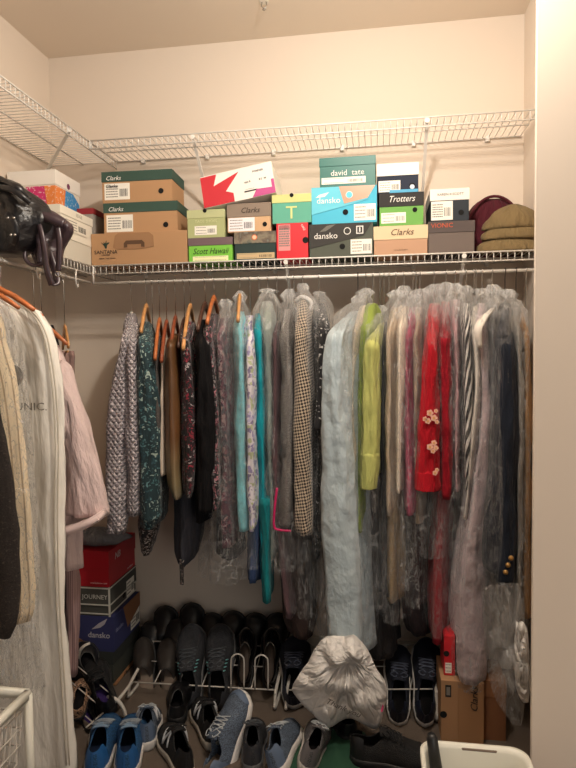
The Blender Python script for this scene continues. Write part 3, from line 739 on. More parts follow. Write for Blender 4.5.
BDOT = pattern('black_white_dots', (26, 25, 28), [(200, 196, 194), (160, 156, 156)], 60, .28, shape='dot')
PALE = satin('pale_blue_grey_taffeta', (174, 188, 194), .4); LACE = fabric('cream_lace', (232, 216, 196))
LIME2 = fabric('olive_lime_cotton', (146, 164, 72)); CHART = fabric('chartreuse_cotton', (196, 198, 116))
DGREY = fabric('dark_grey_wool', (58, 58, 60)); BEI = fabric('beige_cotton', (206, 182, 156)); BROC = tweed('beige_brocade', [(120, 96, 66), (176, 150, 112), (140, 112, 80)], 140)
CRM = stripes('cream_striped_cotton', (232, 218, 200), (196, 174, 156), 120, .6); PNK = fabric('rose_pink_cotton', (188, 78, 110)); PNK2 = fabric('dusty_rose', (206, 160, 164))
REDK = fabric('bright_red_crepe', (190, 14, 34)); REDK2 = fabric('crimson_crepe', (160, 14, 34)); BWS = stripes('black_white_stripe', (228, 222, 216), (22, 20, 24), 44, .42, 0, .30, warp=.02)
LILAC = satin('lilac_grey_satin', (190, 170, 174), .5); WHC = fabric('white_cotton', (224, 216, 206)); NAVY = fabric('navy_wool', (26, 32, 46)); GREYS = fabric('grey_wool', (138, 132, 126)); TANC = fabric('tan_suede', (150, 112, 70)); FLECK = tweed('grey_flecked_wool', [(52, 56, 64), (110, 112, 116), (76, 78, 84)], 200)
def garment(name, label, cat, hook, ytop, rows, mat, Y0=2.13, sleeves=(), lower=(), cover=None, hang=None, hlabel=None, amp=.10, fold=.004, ex=2.6, thin=1, hem=0, trim=(), half=.2, hdrop=.085, Yb=None):
    h = PY(hook, 290, YR); zn = PY(hook, ytop, YR).z; s0 = PY((rows[0][1] + rows[0][2]) / 2, rows[0][0], Y0)
    e = empty(name, label, cat, (0, 0, 0)); sd = R.uniform(0, 6); Y1 = Yb or (2 * YR - Y0)
    cloth('body', rows, Y0, Y1, mat, e, hook, ytop, amp=amp, seed=sd, fold=fold, ex=ex, hem=hem)
    kk = (h.x - s0.x) / (YR - Y0)
    for (nm, r_, mt, y0) in sleeves: sleeve(r_, y0, mt, e, nm, hook=hook, ytop=ytop)
    for (nm, r_, mt, y0, y1) in lower: cloth(nm, r_, y0, y1, mt, e, k=kk * .7, amp=.14, nz=18)
    if cover:
        r2, mt, gr = cover
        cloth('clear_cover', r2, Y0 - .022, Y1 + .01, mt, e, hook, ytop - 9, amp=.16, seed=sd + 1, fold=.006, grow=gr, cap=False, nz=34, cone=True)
    hanger(hlabel or ('thin wire hanger hook holding the ' + ' '.join(label.split()[:9])), h.x, zn + (.072 if hang in (WOOD_L, WOOD_O, WOOD_R, WOOD_D) else .006), hang, (s0.x - h.x, Y0 - YR), half * (1.12 if hang in (WOOD_L, WOOD_O, WOOD_R, WOOD_D) else .93), drop=hdrop + (.03 if hang in (WOOD_L, WOOD_O, WOOD_R, WOOD_D) else 0), th=.012, wide=.026)
    return e
def wide(rows, g=3, yb=None, flare=6):
    r_ = [(y, a - g, b + g) for y, a, b in rows]
    if yb: y, a, b = r_[-1]; r_.append((yb, a - flare, b + flare))
    return r_
G = garment
# 1 grey knit cardigan: wide sleeve swings left, second sleeve right
G('knit_cardigan', 'grey basket-knit cardigan, leftmost on the back rod', 'cardigan', 131, 314, [(336, 121, 137), (370, 114, 138), (420, 108, 139), (470, 106, 139), (512, 108, 136)], KNIT, 2.15,
  sleeves=[('sleeve', [(338, 119, 131), (380, 109, 128), (430, 103, 125), (490, 102, 124), (524, 104, 122), (535, 104, 120)], KNIT, 2.10), ('sleeve', [(345, 124, 136), (400, 123, 138), (470, 124, 139), (508, 126, 138), (517, 127, 137)], KNIT, 2.09)], amp=.05, hlabel='chrome hanger hook above the grey basket-knit cardigan', hang=WHC and plain('white_plastic', (228, 224, 214), .4))
G('floral_blouse', 'dark teal floral blouse beside the grey knit cardigan', 'blouse', 146, 322, [(342, 133, 150), (380, 134, 155), (440, 136, 158), (500, 137, 158), (522, 136, 157), (530, 136, 157)], TEALF, 2.13,
  sleeves=[('sleeve', [(345, 134, 147), (400, 135, 154), (460, 137, 156), (515, 138, 157), (524, 140, 155)], TEALF, 2.08)],
  hang=WOOD_L, hlabel='pale wooden hanger poking out above the dark teal floral blouse')
G('floral_skirt', 'black and white floral skirt, its ragged hem below the teal blouse', 'skirt', 152, 340, [(352, 148, 156), (440, 146, 158), (510, 138, 158), (535, 136, 156), (556, 140, 150)], BWF, 2.19, hang=plain('white_plastic', (228, 224, 214), .4), hlabel='cream plastic hanger tip right of the pale wooden one')
G('tweed_jacket', 'narrow grey tweed jacket edge between teal blouse and brown satin dress', 'jacket', 159, 336, [(352, 151, 160), (420, 152, 162), (478, 153, 162)], TWG, 2.11, hang=WOOD_O, hlabel='orange wooden hanger above the narrow grey tweed jacket', half=.24, hdrop=.13)
G('sheer_blouse', 'thin cream blouse edge hanging left of the brown satin dress', 'blouse', 166, 338, [(352, 159, 165), (430, 160, 166), (476, 161, 166)], CRM, 2.12, hang=WOOD_R, hlabel='red-brown wooden hanger above the thin cream blouse edge', half=.23, hdrop=.13)
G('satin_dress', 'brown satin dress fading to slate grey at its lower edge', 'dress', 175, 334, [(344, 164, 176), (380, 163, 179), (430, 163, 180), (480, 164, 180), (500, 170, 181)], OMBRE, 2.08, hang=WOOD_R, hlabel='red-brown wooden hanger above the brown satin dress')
G('long_cardigan', 'long slate grey cardigan hanging low behind the brown satin dress', 'cardigan', 184, 336, [(350, 176, 186), (440, 174, 190), (520, 173, 198), (555, 173, 196), (568, 176, 186)], SLATE, 2.2, lower=[('tie_belt', [(560, 180, 184), (585, 181, 184)], BWF, 2.19, 2.2)], hang=WOOD_D, hlabel='dark wooden hanger above the long slate grey cardigan')
G('printed_dress', 'black dress printed with red and white leaves', 'dress', 190, 322, [(338, 178, 190), (380, 178, 196), (430, 179, 198), (480, 180, 196), (498, 182, 192)], REDF, 2.10, hang=WOOD_L, hlabel='large pale wooden hanger curving over the red leaf print dress', half=.25, hdrop=.15)
G('black_dress', 'plain black dress between the red leaf print and rose paisley dresses', 'dress', 205, 320, [(336, 192, 204), (380, 192, 211), (440, 190, 212), (500, 190, 210), (524, 192, 206)], BLK, 2.12,
  sleeves=[('sleeve', [(345, 194, 206), (420, 195, 212), (514, 196, 208)], BLK, 2.08)], hang=WOOD_D, hlabel='dark wooden hanger above the plain black dress')
G('paisley_dress', 'black dress with rose and grey paisley, orange hanger above', 'dress', 214, 314, [(334, 200, 214), (380, 204, 219), (440, 205, 222), (490, 206, 222), (510, 208, 220)], PAIS, 2.11, hang=WOOD_O, hlabel='orange-brown wooden hanger above the rose and grey paisley dress')
G('maroon_dress', 'maroon patterned dress in clear film left of the aqua blouse', 'dress', 226, 318, [(336, 214, 226), (380, 218, 230), (440, 219, 232), (500, 217, 234), (548, 218, 236)], MAR, 2.13, cover=([(338, 212, 230), (400, 214, 234), (480, 208, 238), (540, 199, 246), (585, 196, 252)], FILM2, .004),
  lower=[('underskirt', [(500, 216, 234), (560, 216, 238)], BLK2, 2.17, 2.45)])
G('aqua_blouse', 'pale aqua satin blouse under clear film', 'blouse', 240, 312, [(330, 232, 244), (380, 233, 248), (440, 232, 248), (500, 234, 250), (532, 236, 250)], AQ, 2.11, cover=([(330, 228, 250), (400, 228, 252), (500, 230, 254), (570, 226, 262)], FILM, .004), hang=WOOD_L, hlabel='pale wooden hanger tip above the aqua satin blouse')
G('floral_blouse', 'white blouse with lavender flowers between aqua and turquoise tops', 'blouse', 250, 316, [(345, 244, 256), (400, 243, 258), (460, 243, 259), (520, 246, 260), (532, 247, 258)], LAVF, 2.09,
  lower=[('trousers', [(505, 246, 264), (560, 246, 262), (584, 247, 260)], JEAN, 2.14, 2.42)])
G('turquoise_top', 'bright turquoise long top between lavender floral blouse and grey-green one', 'top', 259, 314, [(332, 253, 264), (380, 254, 265), (450, 256, 266), (520, 256, 268), (603, 261, 270)], TURQ, 2.12, lower=[('hem_panel', [(500, 258, 270), (604, 261, 270)], TURQ2, 2.10, 2.3)])
G('sheer_blouse', 'grey-green sheer blouse with white collar in clear film', 'blouse', 268, 302, [(325, 259, 276), (370, 262, 274), (430, 264, 274), (520, 264, 276), (560, 262, 278)], GRG, 2.14, cover=([(318, 252, 280), (380, 256, 280), (480, 260, 282), (575, 258, 292)], FILM2, .004))
G('mauve_dress', 'mauve brown dress edge left of the sparkly tweed jacket', 'dress', 277, 322, [(345, 271, 280), (420, 271, 281), (500, 272, 282), (620, 284, 296)], MAUV, 2.12)
G('tweed_jacket', 'sparkly dark grey tweed jacket trimmed with pink piping', 'jacket', 288, 310, [(340, 278, 292), (380, 279, 296), (440, 279, 296), (500, 277, 294), (528, 276, 292)], SPK, 2.09,
  lower=[], cover=([(330, 276, 298), (400, 276, 299), (500, 272, 298), (572, 272, 302)], FILM, .004))
_tj = bpy.data.objects.get('tweed_jacket.001') or bpy.data.objects['tweed_jacket']
bm = bmesh.new(); tube(bm, spline([PY(277, 488, 2.075), PY(275, 505, 2.075), PY(274, 526, 2.075), PY(280, 530, 2.075), PY(291, 531, 2.075)], 6), .0045, 8); obj('piping', bm, plain('pink_cord', (200, 24, 96), .5), _tj, True)['label'] = 'bright pink piping'
G('houndstooth_jacket', 'brown and cream houndstooth jacket under clear film', 'jacket', 303, 300, [(328, 294, 312), (370, 295, 312), (430, 294, 312), (490, 293, 310), (536, 294, 311)], HOUND, 2.08,
  sleeves=[('sleeve', [(335, 293, 306), (400, 293, 309), (470, 293, 310), (536, 295, 311)], HOUND, 2.05)],
  cover=([(318, 290, 318), (400, 290, 314), (500, 290, 314), (620, 288, 316)], FILM, .004))
_hj = bpy.data.objects['houndstooth_jacket']
bm = bmesh.new(); tube(bm, spline([PY(296, 301, YR - .05), PY(302, 297, YR - .07), PY(310, 301, YR - .07), PY(311, 308, YR - .07), PY(304, 311, YR - .08)], 6), .009, 8)
obj('scarf', bm, stripes('blue_white_stripe', (228, 226, 224), (50, 84, 140), 60, .5, 1), _hj, True)['label'] = 'blue and white scarf at the collar'
G('dotted_dress', 'black dress scattered with white dots', 'dress', 319, 304, [(326, 312, 327), (370, 315, 327), (430, 314, 324), (500, 312, 322), (545, 312, 320), (560, 313, 319)], BDOT, 2.12,
  sleeves=[('sleeve', [(330, 318, 330), (370, 316, 326), (430, 314, 323)], BDOT, 2.08)], cover=([(318, 310, 334), (380, 312, 330), (480, 308, 326), (600, 306, 328)], FILMD, .003))
# 19 pale blue grey taffeta
G('taffeta_coat', 'long pale blue-grey taffeta coat ending in a knotted white plastic bag', 'coat', 358, 312, [(338, 331, 350), (365, 326, 354), (410, 322, 356), (470, 318, 358), (540, 319, 360), (600, 324, 364), (660, 326, 368)], PALE, 2.04,
  sleeves=[('sleeve', [(335, 326, 346), (365, 322, 345), (430, 322, 350), (520, 323, 355), (600, 328, 360), (655, 330, 362)], PALE, 2.0)],
  cover=([(330, 326, 358), (420, 318, 360), (520, 314, 362), (650, 306, 368)], FILM2, .004), hang=PLB, hlabel='black plastic hanger neck above the pale blue-grey taffeta coat', Yb=2.5, fold=.008)
G('lace_blouse', 'cream lace blouse edge under film beside the pale taffeta coat', 'blouse', 366, 306, [(330, 350, 362), (370, 349, 358), (420, 349, 357), (470, 350, 358)], LACE, 2.1, cover=([(322, 346, 366), (380, 346, 362), (480, 346, 364)], FILM, .003))
G('green_cardigan', 'olive lime cardigan just right of the pale taffeta coat', 'cardigan', 373, 304, [(328, 354, 376), (370, 353, 368), (430, 353, 368), (490, 354, 366), (533, 356, 364)], LIME2, 2.12, amp=.07)
G('chartreuse_jacket', 'chartreuse yellow-green jacket with long sleeve', 'jacket', 380, 322, [(345, 366, 381), (380, 364, 381), (440, 363, 380), (480, 362, 378)], CHART, 2.09,
  sleeves=[('sleeve', [(345, 364, 379), (400, 362, 380), (456, 361, 379), (490, 360, 376)], CHART, 2.05)], cover=([(330, 360, 388), (400, 358, 384), (500, 356, 386), (610, 362, 392)], FILM, .004), amp=.06)
sleeve([(456, 360, 379.5), (470, 359.8, 379), (490, 359.5, 377)], 2.045, CHART, bpy.data.objects['chartreuse_jacket'], 'cuff', d=.1, crease=.002, amp=.02)
G('grey_dress', 'dark grey wool dress sliver between chartreuse jacket and beige blouse', 'dress', 389, 322, [(345, 379, 386), (420, 379, 385), (520, 378, 386), (600, 378, 388)], DGREY, 2.13)
G('beige_dress', 'beige long blouse over a brown brocade skirt', 'dress', 396, 308, [(334, 384, 397), (380, 384, 396), (440, 384, 395), (500, 384, 396), (516, 385, 395)], BEI, 2.09,
  lower=[('brocade_skirt', [(480, 384, 399), (540, 384, 402), (604, 386, 401)], BROC, 2.14, 2.4)], cover=([(322, 380, 402), (400, 382, 400), (500, 380, 402), (625, 376, 408)], FILM, .004))
G('striped_blouse', 'cream striped blouse with buttoned cuff beside the beige blouse', 'blouse', 404, 306, [(332, 395, 408), (380, 395, 406), (440, 394, 405), (480, 394, 404), (494, 395, 403)], CRM, 2.07, cover=([(318, 392, 414), (400, 392, 410), (500, 392, 410), (590, 396, 418)], FILM2, .004))
G('pink_dress', 'rose pink dress hanging left of the bright red ones', 'dress', 413, 308, [(336, 404, 414), (380, 404, 412), (440, 404, 414), (500, 403, 419), (516, 403, 419)], PNK, 2.09, cover=([(318, 400, 420), (400, 400, 418), (520, 398, 424), (610, 402, 428)], FILM2, .003))
G('beige_shirt', 'pale beige shirt sliver left of the bright red embroidered blouse', 'shirt', 420, 308, [(336, 411, 420), (400, 412, 421), (480, 413, 424), (524, 414, 424)], BEI, 2.13, cover=([(322, 408, 426), (400, 410, 426), (500, 410, 430), (556, 412, 430)], FILM2, .003))
e = G('red_blouse', 'bright red blouse embroidered with small pale flowers', 'blouse', 434, 304, [(338, 425, 440), (380, 422, 440), (430, 420, 440), (476, 417, 440), (491, 417, 438)], REDK, 2.06,
  sleeves=[('sleeve', [(345, 425, 438), (390, 421, 439), (440, 419, 440), (474, 416, 440), (492, 416, 440)], REDK, 2.03)], cover=([(318, 420, 446), (400, 418, 446), (480, 414, 446), (560, 418, 450)], FILM, .003))
FLW = [plain('pale_pink_thread', (236, 180, 160), .8), plain('gold_thread', (220, 160, 80), .8)]
sleeve([(474, 415.5, 440.5), (483, 415.5, 440.5), (492, 415.5, 440.5)], 2.026, REDK, e, 'cuff', d=.1, crease=.002, amp=.02)
for grp in (((430, 413, 4), (434, 418, 4), (428, 421, 3.5), (425, 419, 3), (436, 411, 2.5), (437, 422, 2.5)), ((434, 443, 3.5), (430, 447, 4), (436, 448, 3), (433, 451, 3)), ((435, 473, 3), (437, 470, 2.5))):
    bm = bmesh.new()
    for (fx, fy, s) in grp:
        for j in range(5):
            a = j * 2 * PI / 5; c = PY(fx + s * .5 * math.cos(a), fy + s * .5 * math.sin(a), 2.018); disc(bm, c, s * .0013, 'y', .0015, 8)
        c = PY(fx, fy, 2.0155); disc(bm, c, s * .0009, 'y', .0012, 8, 1)
    obj('embroidered_flower', bm, FLW, e)
G('red_dress', 'long crimson dress reaching low right of the embroidered blouse', 'dress', 446, 302, [(330, 437, 452), (380, 440, 453), (440, 441, 454), (500, 434, 452), (560, 430, 450), (620, 429, 449), (645, 430, 446)], REDK2, 2.10,
  sleeves=[('sleeve', [(340, 438, 451), (400, 441, 453), (470, 440, 454), (500, 442, 452)], REDK2, 2.07)], cover=([(318, 432, 458), (400, 436, 458), (500, 430, 460), (640, 426, 456)], FILM, .003))
G('rose_blouse', 'dusty rose blouse under film between crimson dress and striped shirt', 'blouse', 455, 300, [(334, 450, 460), (380, 452, 461), (440, 452, 461), (492, 452, 462)], PNK2, 2.09, cover=([(312, 444, 468), (400, 446, 466), (480, 446, 466), (590, 448, 468)], FILM2, .004))
G('striped_blouse', 'black blouse with slanting white stripes', 'blouse', 466, 304, [(330, 461, 474), (380, 462, 475), (440, 463, 474), (490, 463, 470)], BWS, 2.07, cover=([(316, 458, 482), (400, 460, 480), (500, 460, 476), (560, 456, 478)], FILM, .003), fold=.002, amp=.05)
G('black_dress', 'black dress sliver behind the slanting striped blouse', 'dress', 474, 306, [(334, 468, 477), (420, 468, 478), (520, 460, 474), (600, 456, 470)], BLK, 2.16)
G('white_shirt', 'white shirt edge between slanting striped blouse and lilac grey coat', 'shirt', 476, 306, [(334, 470, 480), (380, 473, 482), (430, 470, 479), (480, 467, 474), (520, 462, 470)], WHC, 2.055)
G('satin_coat', 'lilac grey satin coat with white collar, widening towards the floor', 'coat', 482, 304, [(330, 474, 487), (380, 478, 490), (430, 476, 491), (490, 467, 489), (550, 457, 487), (610, 451, 487), (670, 452, 488), (686, 456, 487)], LILAC, 2.04,
  sleeves=[], cover=([(322, 470, 494), (400, 472, 496), (500, 464, 494), (600, 450, 492), (694, 452, 490)], FILM2, .004), Yb=2.45, fold=.009)
_sc = bpy.data.objects['satin_coat']
bm = bmesh.new(); ribbon(bm, spline([PY(493, 309, 2.10), PY(484, 318, 2.04), PY(478, 330, 2.0), PY(480, 348, 2.0)], 5), [.012 + .014 * math.sin(PI * i / 15) for i in range(16)], (1, 0, .3), .008); obj('collar', bm, WHC, _sc, True)['label'] = 'white collar'
G('flecked_coat', 'grey flecked wool coat under film left of the navy blazer', 'coat', 492, 306, [(330, 488, 497), (380, 488, 497), (460, 486, 496), (540, 484, 494)], FLECK, 2.05, cover=([(312, 484, 504), (400, 484, 502), (500, 480, 502), (600, 478, 504)], FILM2, .004))
e = G('navy_blazer', 'navy blazer with three brass cuff buttons', 'blazer', 505, 304, [(330, 494, 514), (380, 492, 516), (440, 487, 516), (500, 482, 515), (560, 479, 514), (574, 480, 513)], NAVY, 2.0,
  sleeves=[('sleeve', [(345, 500, 516), (400, 500, 518), (470, 500, 518), (540, 501, 517), (586, 498, 515)], NAVY, 1.97)], cover=([(306, 488, 520), (380, 486, 522), (480, 478, 522), (590, 476, 522), (690, 492, 524)], FILM, .004), hang=PLB, hlabel='black plastic hanger neck above the navy blazer', amp=.07)
bm = bmesh.new()
for bx_, by_ in ((511, 558), (508, 565), (505.5, 572)):
    c = PY(bx_, by_, 1.966); tube(bm, [c, c + Vector((0, -.004, 0))], [.0085, .0075], 14)
    tube(bm, [c + Vector((0, -.003, 0)), c + Vector((0, -.006, 0))], [.0035, .003], 10)
obj('cuff_buttons', bm, plain('brass', (196, 156, 96), .35, .8), e, True)
G('grey_coat', 'grey coat at the far right end next to the wall edge', 'coat', 516, 308, [(330, 511, 523), (400, 514, 526), (480, 514, 525), (560, 514, 524), (620, 514, 523)], GREYS, 2.0, cover=([(310, 506, 530), (400, 510, 532), (500, 512, 532), (600, 510, 532), (690, 512, 530)], FILM2, .004), hang=PLB, hlabel='black plastic hanger at the right end above the grey coat')
G('tan_coat', 'tan suede coat, last on the right and half hidden by the wall', 'coat', 526, 312, [(336, 521, 532), (400, 523, 534), (500, 522, 534), (620, 522, 534)], TANC, 2.03)

G('long_dress', 'dark brown long dress hanging low between tweed jacket and taffeta coat', 'dress', 294, 322, [(350, 290, 300), (450, 288, 304), (540, 282, 306), (620, 284, 316), (640, 288, 314)], fabric('dark_brown_crepe', (70, 54, 50)), 2.2)
G('long_dress', 'charcoal long dress low behind the chartreuse jacket', 'dress', 384, 330, [(352, 370, 380), (450, 366, 384), (540, 362, 386), (620, 362, 390), (660, 364, 392)], fabric('charcoal_crepe', (54, 50, 50)), 2.22)
G('long_dress', 'dark brown-black long dress low behind the rose pink dress', 'dress', 416, 330, [(352, 408, 420), (450, 404, 424), (540, 402, 430), (620, 404, 434), (636, 408, 432)], fabric('black_brown_crepe', (44, 34, 36)), 2.22)

# pale plastic bag tied round the foot of the taffeta coat
def sheet(name, outline, Y, mat, parent=None, bulge=.05, thick=.03, n=10, seed=0, knot=None):
    """crumpled hollow bag: outline pixels at depth Y, both faces bulging"""
    pts = [PY(x, y, Y) for x, y in outline]; c = PY(knot[0], knot[1], Y) if knot else sum(pts, Vector()) / len(pts); P_ = spline(pts + [pts[0]], 4)[:-1]; N = len(P_)
    bm = bmesh.new(); rings = []
    rr = random.Random(seed)
    ph = [rr.uniform(0, 6) for _ in range(6)]
    def ring(s, side):
        out = []
        for i, p in enumerate(P_):
            q = c + (p - c) * s; a = 2 * PI * i / N
            crease = s * (.22 * math.sin(3 * a + ph[0] + 3 * s) + .12 * math.sin(8 * a + ph[1] - 4 * s)) + .9 * mnoise.noise(Vector((q.x * 18, q.z * 18, seed)))
            dpt = bulge * (1 - s ** 2.5) * (1 + crease) + thick * .2
            out.append(Vector((q.x, q.y - side * dpt, q.z + .004 * math.sin(11 * a + ph[3]) * s)))
        return out
    for k_ in range(n): rings.append(ring(.04 + .96 * (k_ / (n - 1)) ** .8, 1))
    for k_ in range(n): rings.append(ring(.04 + .96 * ((n - 1 - k_) / (n - 1)) ** .8, -1))
    loft(bm, rings); return obj(name, bm, mat, parent, True)
def crumple(name, c, rough=.35, trans=.25):
    t = NT(name); t.b.inputs['Base Color'].default_value = c4(c); t.b.inputs['Roughness'].default_value = rough
    v = t.coord('UV'); vo = t.node('ShaderNodeTexVoronoi'); vo.feature = 'DISTANCE_TO_EDGE'; vo.inputs['Scale'].default_value = 14
    wn = t.noise(v, 8, 3); ad = t.node('ShaderNodeVectorMath', operation='ADD'); sc = t.node('ShaderNodeVectorMath', operation='SCALE'); sc.inputs['Scale'].default_value = .15
    t.link(wn.outputs['Color'], sc.inputs[0]); t.link(v, ad.inputs[0]); t.link(sc.outputs[0], ad.inputs[1]); t.link(ad.outputs[0], vo.inputs['Vector'])
    n = t.noise(v, 20, 4, .7); t.bump(t.math('ADD', vo.outputs[0], t.math('MULTIPLY', n.outputs[0], .25)), .9, .035)
    if trans: t.b.inputs['Alpha'].default_value = 1 - trans
    return t.m
BAGW = crumple('white_carrier_plastic', (232, 228, 224), .4, .1)
e = bpy.data.objects['taffeta_coat']
sheet('foot_bag', [(312, 655), (322, 640), (345, 636), (362, 642), (374, 664), (386, 686), (385, 706), (375, 729), (352, 717), (327, 726), (309, 709), (292, 689), (303, 670)], 1.97, BAGW, e, .045, .03, seed=4, knot=(348, 655), n=14)['label'] = 'crumpled white plastic bag at the foot'
bm = bmesh.new(); poly(bm, [(0, 0), (.006, .002), (.009, .02), (.004, .03), (-.002, .018)], 0, .0008); bm.transform(Matrix.Translation(PY(381, 712, 1.955))); obj('pink_mark', bm, plain('pink_print', (220, 80, 130), .5), e)
t_ = text('Thank you', .028, plain('grey_print', (90, 88, 84), .6), e, PY(343, 708, 1.895), rot=(PI / 2, .35, 0), shear=.3)
# loose film at the lower right
e = bpy.data.objects['navy_blazer']
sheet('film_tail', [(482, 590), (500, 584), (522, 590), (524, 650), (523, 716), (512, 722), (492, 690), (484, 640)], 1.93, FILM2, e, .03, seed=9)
e = bpy.data.objects['grey_coat']
sheet('film_tail', [(516, 622), (526, 626), (529, 660), (528, 700), (518, 694), (514, 660)], 1.90, BAGW, e, .015, seed=12)

# --- clothes on the left rod (their widths run across the closet)
RXL = XLIP + .002
def lgarment(name, label, cat, rows, Y, d, mat, parts=(), amp=.0, hz=.006, nz=30, ex=3):
    e = empty(name, label, cat, (0, 0, 0))
    cloth('body', rows, Y - d, Y + d, mat, e, amp=amp, fold=0, hz=hz, ex=ex, nz=nz)
    return e
VINYL = NT('ivory_vinyl'); VINYL.b.inputs['Base Color'].default_value = c4((240, 236, 228)); VINYL.b.inputs['Roughness'].default_value = .26
v = VINYL.coord('UV', (5, 1.3, 1), (0, 0, .3)); nn_ = VINYL.noise(v, 2.6, 4, .5); VINYL.bump(nn_.outputs[0], .55, .05); VINYL = VINYL.m
WHB = (282, -60, 2)
e = lgarment('garment_bag', 'long ivory vinyl garment bag hanging nearest on the left rod', 'garment bag', [(296, -50, 4), (303, -80, 24), (315, -120, 38), (335, -130, 49), (365, -130, 54), (400, -130, 58), (450, -130, 60), (520, -130, 59), (600, -126, 61), (680, -122, 66), (740, -118, 70), (775, -116, 72)], 1.72, .028, VINYL, hz=.010)
bm = bmesh.new()
for off in (1.5, 4.5):
    tube(bm, spline([PY(x - off, y, 1.69) for x, y in ((5, 297), (24, 304), (38, 316), (48, 335), (54, 365), (58, 400), (60, 450), (59, 520), (61, 600), (66, 680), (71, 765))], 5), .0028, 6)
obj('seam_piping', bm, plain('ivory_piping', (206, 198, 184), .4), e, True)
LOGO = plain('grey_print2', (112, 106, 98), .6)
text('UNIC.', .034, LOGO, e, PY(31, 407, 1.672), align='CENTER', sx=1.2)
bm = bmesh.new(); disc(bm, PY(13, 376, 1.655), .034, 'y', .001, 28); obj('grey_window', bm, plain('grey_disc', (128, 124, 118), .4), e)
hanger('orange wooden hanger at the left edge above the ivory garment bag', RXL, PY(2, 292, 1.72).z + .012, WOOD_O, (1, 0), .14, rod=(RXL, 1.72))
CREAMK = stripes('cream_openwork_knit', (232, 214, 184), (176, 154, 124), 45, .8, 0, .0)
e = lgarment('knit_cardigan', 'cream openwork cardigan in film overlapping the ivory garment bag', 'cardigan', [(296, -50, -20), (318, -84, -4), (352, -94, 2), (380, -98, 8), (430, -90, 14), (490, -98, 20), (560, -98, 25), (612, -98, 27), (622, -96, 24)], 1.56, .03, CREAMK, hz=.008)
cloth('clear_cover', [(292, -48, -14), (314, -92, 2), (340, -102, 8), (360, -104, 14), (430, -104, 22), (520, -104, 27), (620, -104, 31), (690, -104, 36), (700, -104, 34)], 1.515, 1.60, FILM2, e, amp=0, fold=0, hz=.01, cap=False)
e = lgarment('lace_dress', 'black lace-hemmed dress at the left edge of the view', 'dress', [(296, -78, -48), (318, -116, -24), (350, -134, -12), (400, -136, -6), (430, -136, 0), (470, -136, 8), (520, -136, 12), (580, -136, 14), (620, -136, 12), (636, -134, 6)], 1.44, .02, BWF if 0 else tweed('black_lace', [(14, 12, 12), (52, 44, 40), (20, 18, 18), (70, 60, 54)], 120), hz=.006)
PINKB = fabric('pale_pink_cotton', (236, 212, 210)); PRIB = stripes('pink_ribbed_knit', (176, 146, 144), (140, 112, 112), 110, .55)
e = lgarment('pink_blouse', 'pale pink blouse with a full sleeve, right of the ivory garment bag', 'blouse', [(345, 30, 50), (360, 34, 58), (400, 36, 66), (440, 38, 72), (500, 40, 74), (560, 42, 76), (571, 42, 76)], 1.90, .035, PINKB, hz=.006)
sleeve([(366, 50, 60), (400, 56, 72), (440, 60, 84), (480, 61, 96), (510, 61, 103), (518, 61, 103)], 1.83, PINKB, e, d=.09, amp=.03)
bm = bmesh.new(); ribbon(bm, [PY(60, 532, 1.81), PY(75, 528, 1.81), PY(90, 522, 1.81), PY(103, 514, 1.815)], .024, (0, 0, 1), .09); bmesh.ops.bevel(bm, geom=bm.edges[:], offset=.004, segments=2, affect='EDGES'); obj('cuff', bm, PINKB, e, True)
e = lgarment('ribbed_dress', 'dusky pink ribbed dress hanging low below the pale pink blouse', 'dress', [(400, 40, 66), (480, 44, 72), (560, 50, 75), (620, 54, 75), (672, 56, 74), (678, 57, 73)], 1.98, .025, PRIB, hz=.003)
e = lgarment('black_dress', 'black dress edge between ivory garment bag and dusky ribbed dress', 'dress', [(325, 42, 52), (345, 46, 57), (400, 46, 60), (520, 48, 62), (640, 50, 64)], 1.945, .008, BLK, hz=.002)
hanger('pale wooden hanger above the black dress edge on the left rod', RXL, PY(45, 330, 1.945).z + .03, WOOD_L, (.6, -.8), .14, rod=(RXL, 1.945))
TRO = fabric('dusty_brown_twill', (150, 122, 116))
e = lgarment('folded_trousers', 'dusty brown trousers folded over the farthest wooden hanger on the left', 'trousers', [(351, 50, 71), (356, 49, 72), (400, 49, 72), (470, 50, 71), (520, 50, 70)], 2.1, .018, TRO, hz=.003)
hanger('farthest orange wooden hanger on the left rod, holding the brown trousers', RXL, PY(55, 327, 2.1).z, WOOD_L, (.55, -.85), .16, rod=(RXL, 2.1), wide=.034, drop=.07)
_th = bpy.data.objects.get('clothes_hanger'); _th = [o for o in bpy.data.objects if o.get('label', '').startswith('farthest orange')][0]
bm = bmesh.new(); _d = Vector((.55, -.85, 0)).normalized() * .12; _z = PY(60, 352, 2.1).z - _th.location.z
tube(bm, [-_d + Vector((0, 0, _z)), _d + Vector((0, 0, _z))], .004, 8); obj('trouser_bar', bm, WOOD_L, _th, True)
hanger('pale wooden hanger just above the pale pink blouse', RXL, PY(45, 318, 1.90).z, WOOD_O, (1, 0), .12, rod=(RXL, 1.90))
for i, yy in enumerate((1.44, 1.56, 1.635)):
    hanger(['nearest orange-brown wooden hanger at the left picture edge', 'orange-brown wooden hanger between nearest one and garment bag, left edge', 'third orange-brown wooden hanger back from the camera, left edge'][i], RXL, ZR - .075, WOOD_O, (1, 0), .165, rod=(RXL, yy))

